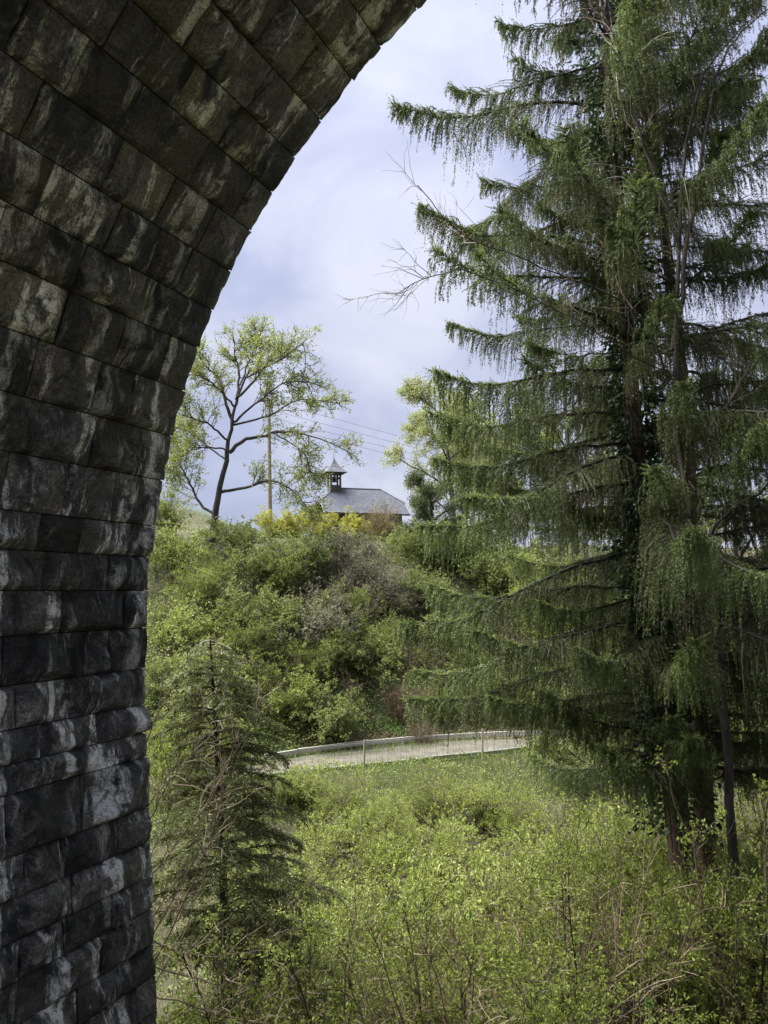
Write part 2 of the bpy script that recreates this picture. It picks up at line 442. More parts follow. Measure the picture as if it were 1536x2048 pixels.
M['emerald'] = leaf_mat('emerald_leaf', [(0.0, (0.034, 0.086, 0.024)), (0.5, (0.095, 0.216, 0.048)), (1.0, (0.241, 0.431, 0.095))])
M['yellow'] = leaf_mat('yellow_leaf', [(0.0, (0.17, 0.19, 0.03)), (0.5, (0.36, 0.37, 0.06)), (1.0, (0.58, 0.55, 0.13))])
M['pale'] = leaf_mat('pale_leaf', [(0.0, (0.17, 0.19, 0.075)), (0.5, (0.30, 0.335, 0.13)), (1.0, (0.46, 0.49, 0.24))])
M['cherry'] = leaf_mat('cherry_leaf', [(0.0, (0.098, 0.124, 0.026)), (0.5, (0.221, 0.273, 0.052)), (1.0, (0.390, 0.429, 0.117))], 0.45)
M['dark_green'] = leaf_mat('dark_green_leaf', [(0.0, (0.030, 0.042, 0.014)), (0.5, (0.062, 0.092, 0.028)), (1.0, (0.135, 0.180, 0.055))], 0.25)
M['litter'] = leaf_mat('dead_leaf', [(0.0, (0.111, 0.072, 0.046)), (0.5, (0.247, 0.169, 0.111)), (1.0, (0.442, 0.338, 0.234))], 0.15)
M['grass'] = leaf_mat('grass_blade', [(0.0, (0.077, 0.133, 0.025)), (0.5, (0.168, 0.266, 0.049)), (1.0, (0.364, 0.406, 0.140))], 0.35)

# ------------------------------------------------------------------ terrain
EA = np.array([0.932, 0.363]); EN = np.array([-0.363, 0.932])     # along the lane, across it towards the hill


def nl(a):      # far edge of the lane, which bends along the foot of the hill
    return 24.3 - 0.035 * np.clip(np.asarray(a, float) - 9.2, -8, 8) ** 2


LZ = -5.07


def na(x, y):
    return EN[0] * x + EN[1] * y, EA[0] * x + EA[1] * y


def xy(n, a):
    return EN[0] * n + EA[0] * a, EN[1] * n + EA[1] * a


GN = [-400, -30, -2, 0.5, 3, 6, 9, 12, 14, 18.5, 21.5, 24.5, 25.1, 28.3, 32, 34.5, 38, 60, 120, 400]
GZ = [-1.0, -1.2, -1.6, -1.65, -3.2, -5.6, -7.3, -8.0, -7.9, -6.0, -5.1, -5.1, -4.8, -2.1, 1.0, 2.2, 2.8, 3.4, 3.6, 3.6]


def gz(x, y, rough=True):
    x = np.asarray(x, float); y = np.asarray(y, float)
    n, a = na(x, y)
    z = np.interp(n, GN, GZ)
    z = z + 3.6 * np.exp(-((x + 17) / 8.5) ** 2 - ((y - 47) / 9) ** 2)
    if rough:
        w = np.clip(np.minimum(abs(n - 22.0), abs(n - 24.7)) / 1.5, 0, 1) * np.where((n > 22.0) & (n < 24.7), 0, 1)
        q = np.stack([x.ravel() * 0.35, y.ravel() * 0.35, 0 * x.ravel()], 1)
        z = z + w * (fbm(q, 3, 5).reshape(x.shape) - 0.5) * 0.9 * np.clip(1 - (np.hypot(x, y) - 60) / 60, 0, 1)
    return z


def axis_steps(lo, hi, fine_lo, fine_hi, st):
    f_ = np.arange(fine_lo, fine_hi + 1e-6, st)
    a = fine_hi + np.cumsum(st * 1.25 ** np.arange(1, 40)); a = a[a < hi]
    b = fine_lo - np.cumsum(st * 1.25 ** np.arange(1, 40)); b = b[b > lo]
    return np.concatenate([[lo], b[::-1], f_, a, [hi]])


gx = axis_steps(-900, 900, -26, 30, 0.7); gy = axis_steps(-300, 1200, -6, 64, 0.7)
GX, GY = np.meshgrid(gx, gy, indexing='ij')
mb = MB(); ii = np.arange(GX.size).reshape(GX.shape)
mb.add(np.stack([GX, GY, gz(GX, GY)], -1).reshape(-1, 3), np.stack([ii[:-1, :-1], ii[1:, :-1], ii[1:, 1:], ii[:-1, 1:]], -1).reshape(-1, 4))
tag(mb.build('ground', M['soil'], smooth=True), 'steep leafy soil of the wooded valley under the viaduct', kind='structure')


def strip(n0, n1, a0, a1, dz, K=90):
    A = np.linspace(a0, a1, K); J = np.linspace(n0, n1, 7)
    V = []
    for a in A:
        for j in np.linspace(n0, float(nl(a)) + n1, 7):
            x, y = xy(j, a); V.append((x, y, LZ + dz + 0.02 * math.sin(a * 1.3 + j)))
    i = np.arange(K * 7).reshape(K, 7)
    return V, np.stack([i[:-1, :-1], i[:-1, 1:], i[1:, 1:], i[1:, :-1]], -1).reshape(-1, 4)[:, ::-1]


mb = MB(); mb.add(*strip(21.9, 0.0, -14, 30, 0.03))
tag(mb.build('lane', M['road'], smooth=True), 'pale gravel lane running along the foot of the hillside', kind='structure')
kerb = tag(empty('kerb', (*xy(21.8, 0), LZ)), 'low grey concrete kerb on the valley side of the lane', kind='structure')
for k in range(-4, 19):
    mb = MB(); c = np.array([*xy(21.8, k * 1.02), LZ - 0.03]) - np.array(kerb.location)
    box(mb, c + np.array([0, 0, rng.uniform(-.015, .015)]), (0.5, 0.09, 0.13), (*EA, 0), tint=rng.random())
    mb.build('kerb_stone', M['concrete'], kerb)

# ------------------------------------------------------------------ the viaduct
VD = np.array([0.43442, 0.90071, 0]); VU = np.array([0.90071, -0.43442, 0])
VC = np.array([1.0631, -0.1509]); VR = 7.191; SFAR = 6.5; SNEAR = 1.6
ZS = [-10, -4.313, -3.661, -2.967, -2.248, -1.707, -1.136, -0.737, -0.282, 0.138, 0.521, 0.873]
US = [-5.55, -5.943, -6.005, -6.047, -6.105, -6.131, -6.172, -6.181, -6.175, -6.162, -6.139, -6.055]
TH0 = math.asin((0.873 - VC[1]) / VR)


def prof(t):
    """wall profile: t is height up to the springing 0.873, then arc length; gives u, z and the normal towards the opening"""
    t = np.asarray(t, float)
    th = TH0 + np.maximum(t - 0.873, 0) / VR
    on = t > 0.873
    zz_ = np.where(on, VC[1] + VR * np.sin(th), t); uu = np.where(on, VC[0] - VR * np.cos(th), np.interp(t, ZS, US))
    nu = np.where(on, np.cos(th), 1.0); nz = np.where(on, -np.sin(th), 0.05)
    nl = np.hypot(nu, nz)
    return uu, zz_, nu / nl, nz / nl


def vw(s, u, z):
    return np.asarray(s)[..., None] * VD + np.asarray(u)[..., None] * VU + np.asarray(z)[..., None] * np.array([0, 0, 1.0])


VBASE = np.array(vw(5.0, -6.0, -8.0))
viaduct = tag(empty('stone_viaduct', VBASE), 'dark weathered stone viaduct pier and arch curving overhead, close to the viewer', 'viaduct')
# the solid core the facing stones are bedded in
mb = MB()
tt = np.concatenate([np.array(ZS), 0.873 + VR * np.radians(np.linspace(2, 180 - 2 * math.degrees(TH0), 90))])
cu, cz, cnu, cnz = prof(tt); rec = np.where(tt > 0.9, 0.030, 0.055); cu = cu - cnu * rec; cz = cz - cnz * rec
right = np.stack([np.full(12, cu[-1]), np.linspace(cz[-1] - 0.2, -10, 12)], 1)
pu = np.concatenate([cu, right[:, 0]]); pz = np.concatenate([cz, right[:, 1]])
S0, S1, TOP = -1.2, SFAR - 0.008, 9.4  # near end lengthened unseen behind the viewer, to block light from that side
K = len(pu)
A0 = vw(np.full(K, S0), pu, pz) - VBASE; A1 = vw(np.full(K, S1), pu, pz) - VBASE
# outer outline point for every profile point (left block, top, right block)
ou = np.where(pz < 0.9, np.where(pu < 0, -9.2, 11.6), pu * 1.0); oz = np.where(pz < 0.9, pz, TOP)
ou = np.where((pz >= 0.9) & (pu < -5.6), -9.2, ou); ou = np.where((pz >= 0.9) & (pu > 7.7), 11.6, ou)
B0 = vw(np.full(K, S0), ou, oz) - VBASE; B1 = vw(np.full(K, S1), ou, oz) - VBASE
i = np.arange(K - 1)[:, None]
V = np.concatenate([A0, A1, B0, B1])
fq = [np.concatenate([i, i + 1, i + 1 + K, i + K], 1), np.concatenate([i, i + 2 * K, i + 2 * K + 1, i + 1], 1),
      np.concatenate([i + K, i + 1 + K, i + 1 + 3 * K, i + 3 * K], 1), np.concatenate([i + 2 * K, i + 3 * K, i + 3 * K + 1, i + 2 * K + 1], 1)]
mb.add(V, np.concatenate(fq))
mb.build('mortar_core', M['mortar'], viaduct)
# parapet on top
mb = MB(); box(mb, vw(2.65, 1.2, TOP + 0.25) - VBASE, (10.6, 4.0, 0.2), VU); mb.build('coping', M['mortar'], viaduct)

rowz = [-9.0, -8.5, -8.05, -7.6, -7.2, -6.8, -6.35, -5.9, -5.5, -5.1, -4.7, -4.313, -3.97, -3.661, -3.297, -2.967, -2.61, -2.248, -1.707, -1.447, -1.136, -0.737, -0.282, 0.138, 0.521, 0.873]
jo = {0.138: [5.89], 0.521: [5.89], -0.282: [5.3, 6.14], -0.737: [4.68, 5.62, 5.93], -1.136: [5.32], -1.447: [5.09, 5.79], -1.707: [4.8, 6.03], -2.248: [5.56],
      -2.61: [4.91, 5.32, 6.05], -2.967: [5.43], -3.297: [5.93], -3.661: [4.82, 5.78], -3.97: [5.95]}
jo[0.521] = [4.95, 5.45, 6.14]
rows = []
for z0, z1 in zip(rowz[:-1], rowz[1:]): rows.append((z0, z1, jo.get(z0, None), 'pier'))
angs = [8.19, 12.42, 16.59, 20.9, 25.05, 28.67, 32.51, 36.48, 40.31, 43.85, 47.55, 51.72, 55.14, 59.1]
ja = {0: [4.5, 5.18, 5.8], 1: [4.74, 5.4, 6.02], 2: [4.54, 5.27, 5.75], 3: [4.69, 5.4, 6.06], 4: [4.69, 5.61], 5: [5.42, 5.87], 6: [4.6, 5.28, 5.9]}
while angs[-1] < 104: angs.append(angs[-1] + rng.uniform(3.7, 4.2))
for k, (a0, a1) in enumerate(zip(angs[:-1], angs[1:])):
    rows.append((0.873 + VR * math.radians(a0 - 8.19), 0.873 + VR * math.radians(a1 - 8.19), ja.get(k, None), 'vault'))
n_st = 0
for rk, (t0, t1, js, kind) in enumerate(rows):
    lo_need = 1.7 if kind == 'vault' and rk > len(rowz) + 3 else 3.4
    if t1 < -5.2: lo_need = 4.6
    if kind == 'vault' and angs[min(rk - len(rowz) + 1, len(angs) - 1)] > 72: lo_need = 4.6
    if js is None:
        js = [SFAR - rng.uniform(0.28, 0.72)]
    else:
        js = sorted(js, reverse=True)
    js = [SFAR] + list(js)
    while js[-1] > lo_need: js.append(js[-1] - rng.uniform(0.45, 0.95))
    for s1_, s0_ in zip(js[:-1], js[1:]):
        n_st += 1
        g = 0.006
        end_out = rng.uniform(-0.005, 0.008) if s1_ == SFAR else -g
        a_, b_ = s0_ + g, s1_ + end_out
        near = s1_ > 3.0 and t1 > -5.0
        ni, nj = (max(10, int((b_ - a_) / 0.038)), max(8, int((t1 - t0) / 0.038))) if near else (6, 5)
        S_, T_ = np.meshgrid(np.linspace(a_, b_, ni), np.linspace(t0 + g, t1 - g, nj), indexing='ij')
        wob = 0.014
        S_ = S_ + (fbm(np.stack([T_.ravel() * 5, S_.ravel() * 0 + n_st, S_.ravel() * 0], 1), 3, 3).reshape(S_.shape) - 0.5) * wob * 2
        e = np.minimum.reduce([S_ - a_, b_ - S_, T_ - t0 - g, t1 - g - T_])
        edge = np.clip(e / 0.055, 0, 1) ** 0.7
        sd = n_st * 7
        q = np.stack([S_.ravel(), T_.ravel(), np.full(S_.size, n_st * 3.7)], 1)
        if kind == 'pier': amp = rng.uniform(0.045, 0.115)
        else: amp = rng.choice([0.03, 0.05, 0.10, 0.15], p=[.3, .3, .25, .15])
        if s1_ == SFAR: amp = min(amp, 0.05 if kind == 'vault' else 0.10)
        big = fbm(q * np.array([3.2, 4.5, 1]), 3, sd).reshape(S_.shape)
        rid = 1 - np.abs(2 * fbm(q * np.array([4.0, 7.0, 1]), 4, sd + 40).reshape(S_.shape) - 1)
        facet = np.round((big + 0.5 * rid) * 5) / 5
        npl = int(rng.integers(6, 13)); hp = np.full(S_.shape, 9.0)
        ctr = rng.random((npl, 2)); sl = rng.uniform(-1, 1, (npl, 2)) * (0.55 if kind == 'pier' else 0.38) * (amp / 0.12); of = rng.random(npl) * 0.3 * amp
        wx = S_ + (big - .5) * .12; wy = T_ + (rid - .5) * .10
        for kp in range(npl):
            hp = np.minimum(hp, of[kp] + sl[kp, 0] * (wx - a_ - ctr[kp, 0] * (b_ - a_)) + sl[kp, 1] * (wy - t0 - ctr[kp, 1] * (t1 - t0)))
        hp = np.clip(hp - np.percentile(hp, 35), -0.05, 0.13)
        h = edge * (0.022 + 1.0 * hp + amp * (0.30 * (big - 0.40) + 0.20 * (facet - 0.7) + 0.18 * (rid - 0.6)))
        rough_k = 1.0 if kind == 'pier' else 0.7
        h = h + ((fbm(q * 14, 3, sd + 9).reshape(S_.shape) - 0.5) * 0.030 + (np.abs(2 * fbm(q * np.array([6, 11, 1]), 3, sd + 19).reshape(S_.shape) - 1) - 0.25) * 0.030) * rough_k * np.clip(e / 0.03, 0, 1)
        tiltp = (S_ - a_) / (b_ - a_) - 0.5
        h = h + edge * tiltp * rng.uniform(-0.03, 0.03) + rng.uniform(-0.006, 0.01) + edge * ((T_ - t0) / (t1 - t0) - 0.5) * rng.uniform(-0.04, 0.03) * (2 if kind == 'pier' else (0.2 if s1_ == SFAR else 1))
        h = np.maximum(h, -0.018 if kind == 'vault' else -0.04)
        if s1_ == SFAR: S_[-1] += (fbm(np.stack([T_[-1] * 9, 0 * T_[-1] + n_st, 0 * T_[-1]], 1), 3, 12) - .6) * .06; S_[-2] += (fbm(np.stack([T_[-1] * 9, 0 * T_[-1] + n_st, 0 * T_[-1]], 1), 3, 12) - .6) * .03
        # skirt ring back into the core
        S2 = np.pad(S_, 1, mode='edge'); T2 = np.pad(T_, 1, mode='edge'); H2 = np.pad(h, 1, constant_values=-0.16)
        u_, z_, nu_, nz_ = prof(T2)
        P = vw(S2, u_ + nu_ * H2, z_ + nz_ * H2) - VBASE
        I = np.arange(S2.size).reshape(S2.shape)
        fq = np.stack([I[:-1, :-1], I[:-1, 1:], I[1:, 1:], I[1:, :-1]], -1).reshape(-1, 4)
        mb = MB(); mb.add(P.reshape(-1, 3), fq, tint=rng.random(), st=np.stack([S2.ravel(), T2.ravel(), np.full(S2.size, rng.uniform(0, 1.0))], 1))
        mb.build('stone', M['stone'], viaduct, smooth=False, use_st=True)
print('stones', n_st)

# ------------------------------------------------------------------ chapel on the hilltop
CH = at(728, 1026, 57); CHZ = CH[2]                 # eave level at the middle of the near eave
ang = math.radians(21)
chp = tag(empty('chapel', (CH[0] - 0.55, CH[1] + 2.5, float(gz(CH[0], CH[1] + 2.5))), ang), 'small chapel with grey slate hipped roof and open bell turret on the hilltop', 'chapel')
zb = CHZ - chp.location.z
Lh, Wh, RH = 3.55, 2.45, 2.25                        # half length, half width, ridge height over the eave
mb = MB()
box(mb, (0, 0, zb / 2 - 0.3), (Lh - 0.55, Wh - 0.4, zb / 2 + 0.3))
for sx in (-1, 1):
    x = sx * (Lh - 0.56); hw = Wh - 0.4; zt = zb + (RH - 0.25) * 0.42
    V = [(x, -hw, zb), (x, hw, zb), (x, hw * 0.56, zt), (x, -hw * 0.56, zt)]
    x2 = x - sx * 0.2; V += [(x2, a, b) for _, a, b in V]
    mb.add(V, [[0, 1, 2, 3], [7, 6, 5, 4], [0, 4, 5, 1], [1, 5, 6, 2], [2, 6, 7, 3], [3, 7, 4, 0]])
mb.build('wall', M['dark_wood'], chp)
mb = MB()      # slates in courses, each lapping the one below
NC = 22
hipx, hipf = 1.55, 0.56                              # the little end hips: run along the ridge, and share of the slope


def xlim(f):   # half length of the roof at slope fraction f (0 eave, 1 ridge)
    return Lh if f <= 1 - hipf else Lh - hipx * (f - (1 - hipf)) / hipf


for sy in (-1, 1):
    for c in range(NC):
        f0, f1 = c / NC, (c + 1.25) / NC
        f1 = min(f1, 1.0); x0, x1 = xlim(f0), xlim(f1)
        nsl = 26; off = 0.5 * (c % 2)
        edges = np.linspace(-1, 1, nsl + 1)
        for k in range(nsl):
            e0, e1 = edges[k], edges[k + 1]
            if 0 < k and c % 2: e0 += 1.0 / nsl
            if k < nsl - 1 and c % 2: e1 += 1.0 / nsl
            lift = 0.030 + rng.uniform(-0.006, 0.006)
            y0 = sy * (Wh * (1 - f0)); y1 = sy * (Wh * (1 - f1))
            V = [(e0 * x0, y0, zb + RH * f0 + lift), (e1 * x0 - 0.008, y0, zb + RH * f0 + lift), (e1 * x1 - 0.008, y1, zb + RH * f1 + 0.008), (e0 * x1, y1, zb + RH * f1 + 0.008),
                 (e0 * x0, y0, zb + RH * f0), (e1 * x0 - 0.008, y0, zb + RH * f0)]
            o = [[0, 1, 2, 3], [4, 5, 1, 0]] if sy < 0 else [[3, 2, 1, 0], [0, 1, 5, 4]]
            mb.add(V, o, tint=rng.random())
for sx in (-1, 1):
    nh = 12
    for c in range(nh):
        g0, g1 = c / nh, min((c + 1.25) / nh, 1)
        f0, f1 = (1 - hipf) + hipf * g0, (1 - hipf) + hipf * g1
        V = [(sx * xlim(f0), -Wh * (1 - f0), zb + RH * f0 + .03), (sx * xlim(f0), Wh * (1 - f0), zb + RH * f0 + .03), (sx * xlim(f1), Wh * (1 - f1), zb + RH * f1 + .01), (sx * xlim(f1), -Wh * (1 - f1), zb + RH * f1 + .01)]
        mb.add(V, [[0, 1, 2, 3]] if sx > 0 else [[3, 2, 1, 0]])
roof = mb.build('roof', M['slate'], chp)
mb = MB()
hx = Lh - hipx
tubes(mb, [[(-hx, 0, zb + RH + .03), (0, 0, zb + RH + .035), (hx, 0, zb + RH + .03)]], [[.06] * 3], 6)
for sx in (-1, 1):
    for sy in (-1, 1):
        f0 = 1 - hipf
        tubes(mb, [[(sx * hx, 0, zb + RH + .03), (sx * Lh, sy * Wh * (1 - f0), zb + RH * f0 + .03)]], [[.05, .05]], 6)
        tubes(mb, [[(sx * Lh, sy * Wh * (1 - f0), zb + RH * f0), (sx * Lh, sy * Wh, zb)]], [[.05, .05]], 4)
mb.build('ridge_cap', M['slate'], roof)
mb = MB()
for sy in (-1, 1): box(mb, (0, sy * (Wh - 0.03), zb - 0.07), (Lh - 0.02, 0.025, 0.06))
for sx in (-1, 1): box(mb, (sx * (Lh - 0.04), 0, zb + RH * (1 - hipf) - 0.07), (0.03, Wh * hipf - 0.03, 0.05))
mb.build('eave_board', M['dark_wood'], chp)
# bell turret astride the ridge
tx, tw = -hx + 0.02, 0.46
zr = zb + RH
mb = MB(); box(mb, (tx, 0, zr - 0.15), (tw, tw, 0.36)); mb.build('turret_base', M['turret_wood'], chp)
for sx in (-1, 1):
    for sy in (-1, 1):
        mb = MB(); box(mb, (tx + sx * (tw - .07), sy * (tw - .07), zr + 0.71), (0.065, 0.065, 0.5)); mb.build('turret_post', M['turret_wood'], chp)
for sy in (-1, 1):
    mb = MB(); box(mb, (tx, sy * (tw - .07), zr + 0.8), (tw - .136, 0.04, 0.05)); mb.build('turret_rail', M['turret_wood'], chp)
    mb = MB(); box(mb, (tx + sy * (tw - .07), 0, zr + 0.8), (0.04, tw - .136, 0.05)); mb.build('turret_rail', M['turret_wood'], chp)
mb = MB(); box(mb, (tx, 0, zr + 0.95), (0.05, tw - .18, 0.05)); mb.build('bell_beam', M['turret_wood'], chp)
mb = MB()
pr = [(0.03, .40), (0.09, .39), (.12, .33), (.14, .2), (.18, .08), (.22, 0), (.19, 0.0)]
th = np.arange(14) * 2 * np.pi / 14
V = np.concatenate([[(tx + r * math.cos(a), r * math.sin(a), zr + .5 + h_) for a in th] for r, h_ in pr])
I = np.arange(len(pr) * 14).reshape(len(pr), 14)
mb.add(V, np.stack([I[:-1], np.roll(I[:-1], -1, 1), np.roll(I[1:], -1, 1), I[1:]], -1).reshape(-1, 4)[:, ::-1])
mb.build('bell', M['bronze'], chp, smooth=True)
mb = MB()      # bell-cast pyramid in courses
NT = 14; prf = []
for c in range(NT + 1):
    f_ = c / NT; prf.append((0.86 * (1 - f_) ** 1.6 + 0.015, f_ * 1.36))
for c in range(NT):
    (w0, h0), (w1, h1) = prf[c], prf[c + 1]
    for k in range(4):
        a0, a1 = math.pi / 4 + k * math.pi / 2, math.pi / 4 + (k + 1) * math.pi / 2; q2 = math.sqrt(2)
        V = [(tx + w0 * q2 * math.cos(a0), w0 * q2 * math.sin(a0), zr + 1.2 + h0 + .012), (tx + w0 * q2 * math.cos(a1), w0 * q2 * math.sin(a1), zr + 1.2 + h0 + .012),
             (tx + w1 * q2 * math.cos(a1), w1 * q2 * math.sin(a1), zr + 1.2 + h1), (tx + w1 * q2 * math.cos(a0), w1 * q2 * math.sin(a0), zr + 1.2 + h1)]
        mb.add(V, [[0, 1, 2, 3]])
mb.build('turret_roof', M['slate'], chp)
mb = MB(); box(mb, (tx, 0, zr + 1.195), (0.80, 0.80, 0.025)); mb.build('turret_soffit', M['dark_wood'], chp)
mb = MB(); tubes(mb, [[(tx, 0, zr + 2.52), (tx, 0, zr + 2.92)]], [[.03, .012]], 6); mb.build('finial', M['wire'], chp)

# ------------------------------------------------------------------ utility pole and wires
pb = at(541, 1075, 44); pt = at(537, 797, 44)
pole = tag(empty('utility_pole', pb), 'pale wooden utility pole standing behind the leafing cherry tree', 'pole')
mb = MB(); tubes(mb, [np.linspace([0, 0, -2.5], pt - pb, 6)], [np.linspace(.15, .11, 6)], 10, cap=True); mb.build('shaft', M['post_wood'], pole)
ptop = pt - pb
wdir = unit(at(815, 876, 60) - at(537, 800, 44)); wn_ = unit(np.cross(wdir, [0, 0, 1]))
ends = [((669, 838), (812, 876)), ((669, 854), (819, 892)), ((712, 879), (808, 903)), ((697, 888), (780, 909))]
labs = ['thin overhead wire, topmost of the four crossing the sky by the chapel turret', 'thin overhead wire, second from the top in the sky above the chapel roof',
        'thin overhead wire, third from the top in the sky above the chapel roof', 'thin overhead wire, lowest of the four crossing the sky above the chapel roof']
for k, ((a, b), (c, d)) in enumerate(ends):
    sl = (d - b) / (c - a); y0 = b - sl * (a - 539)
    p0 = at(539, y0 - 2, 44); p1 = at(1500, d + (1500 - c) * sl * 0.9, 78)
    ts = np.linspace(0, 1, 24)[:, None]
    W = p0 + (p1 - p0) * ts; W[:, 2] -= 0.8 * (4 * ts[:, 0] * (1 - ts[:, 0])) * 0.5
    mb = MB(); tubes(mb, W[None] - p0, np.full((1, 24), 0.011), 5)
    tag(mb.build('power_line', M['wire'], loc=p0), labs[k], 'wire', 'overhead wires above the chapel')
    mb = MB(); tubes(mb, [[p0 - pb + np.array([0, 0, -.08]), p0 - pb + np.array([0, 0, .03])]], [[.04, .03]], 6); mb.build('insulator', M['concrete'], pole)

# ------------------------------------------------------------------ guard rail along the far side of the lane, mesh fence on the near side
rail = tag(empty('guard_rail', (*xy(24.2, 8), LZ)), 'low weathered grey timber guard rail along the far edge of the lane', 'guard rail')
ro = np.array(rail.location)
for k in range(7):
    a0, a1 = 4.25 + k * 1.95, 4.25 + (k + 1) * 1.95
    p0 = np.array([*xy(float(nl(a0)) + .02, a0), LZ + 0.20]); p1 = np.array([*xy(float(nl(a1)) + .02, a1), LZ + 0.20])
    p0[2] += rng.uniform(-.012, .012); p1[2] += rng.uniform(-.012, .012)
    d_ = p1 - p0; L_ = np.linalg.norm(d_)
    mb = MB(); box(mb, (p0 + p1) / 2 - ro, (L_ / 2 - .006, 0.04, 0.07), d_, tint=rng.random()); mb.build('rail_board', M['old_wood'], rail)
    mb = MB(); c = np.array([*xy(float(nl(a0)) + .15, a0), LZ + 0.0]) - ro
    box(mb, c, (0.06, 0.06, 0.22), (*EA, 0)); mb.build('post', M['post_wood'], rail)
fence = tag(empty('mesh_fence', (*xy(21.6, 8), LZ)), 'thin wire mesh fence on grey posts at the valley edge of the lane', 'fence')
fo = np.array(fence.location)
for a in (4.2, 7.6, 11.6, 13.4, 15.6, 17.8):
    mb = MB(); p = np.array([*xy(21.6, a), LZ - 0.35]) - fo
    tubes(mb, [[p, p + np.array([0.01, 0, 0.6]), p + np.array([rng.uniform(-.04, .04), 0, 1.18])]], [[.03, .03, .028]], 7, cap=True); mb.build('fence_post', M['post_wood'], fence)
mb = MB()
Vw = []
for a in np.arange(4.2, 17.8, 0.2):
    p = np.array([*xy(21.6, a), LZ - 0.1]) - fo; Vw.append([p, p + np.array([0, 0, 0.85])])
tubes(mb, np.array(Vw), np.full((len(Vw), 2), 0.0035), 3)
for h_ in (0.1, 0.35, 0.6, 0.85):
    p0 = np.array([*xy(21.6, 4.2), LZ - 0.1 + h_]) - fo; p1 = np.array([*xy(21.6, 17.8), LZ - 0.1 + h_]) - fo
    tubes(mb, [[p0, p1]], [[.0035, .0035]], 3)
tag(mb.build('wire_mesh', M['wire'], fence), kind='stuff')


# ------------------------------------------------------------------ vegetation builders
def broad_tree(name, base, limbs, bark, leaf, label, cat, n2, len2, n3, len3, nl, ll, rad=0.2, upb=0.15, tint=(0.1, 1.0), grav=-0.02, leafspread=0.03, t3=(0.15, 1.0), lw=0.6, n4=0, len4=(.2, .5)):
    """limbs: polylines in world coordinates with start radius; twigs and leaves grow off them"""
    root = tag(empty(name, base), label, cat)
    base = np.asarray(base, float)
    P1 = np.stack([smooth_line(l, 20, 0.02) for l, r_ in limbs]) - base
    R1 = np.stack([np.linspace(r_, max(r_ * e, 0.012), 20) for (l, r_), e in zip(limbs, [0.25] + [0.16] * 60)])
    mb = MB(); tubes(mb, P1, R1, 8)
    mb.build('trunk', bark, root, smooth=True)
    tw = MB()
    P2, i2, t2 = sprout(P1[1:] if len(P1) > 1 else P1, n2, 0.25, 1.0, len2, (25, 65), 7, 0.16, grav, upb)
    tubes(tw, P2, taper(n2, 7, 0.022, 0.006), 4, rng.random(n2))
    P3, i3, t3_ = sprout(P2, n3, t3[0], t3[1], len3, (20, 60), 5, 0.2, grav, upb * 0.6)
    ribbons(tw, P3, taper(n3, 5, 0.009, 0.003), rng.random(n3))
    Pl = P3
    if n4:
        P4, _, _ = sprout(P3, n4, 0.2, 1.0, len4, (20, 60), 4, 0.2, grav, upb * 0.5)
        tubes(tw, P4, taper(n4, 4, 0.005, 0.002), 3, rng.random(n4)); Pl = P4
    tw.build('twigs', M['twig_brown'], root)
    i = rng.integers(0, len(Pl), nl); t = rng.random(nl) ** 0.7
    c, T = samp(Pl, i, t)
    c = c + rng.normal(size=c.shape) * leafspread
    tn = np.clip(tint[0] + (tint[1] - tint[0]) * (0.6 * rng.random(nl) + 0.4 * fbm(c * 0.9, 3, 9)), 0, 1)
    lv = MB(); leaves(lv, c, T * 0.4 + rdir(nl), ll * rng.uniform(.6, 1.25, nl), ll * lw * rng.uniform(.7, 1.2, nl), tn)
    cr_ = lv.build('crown', leaf, root)
    return root


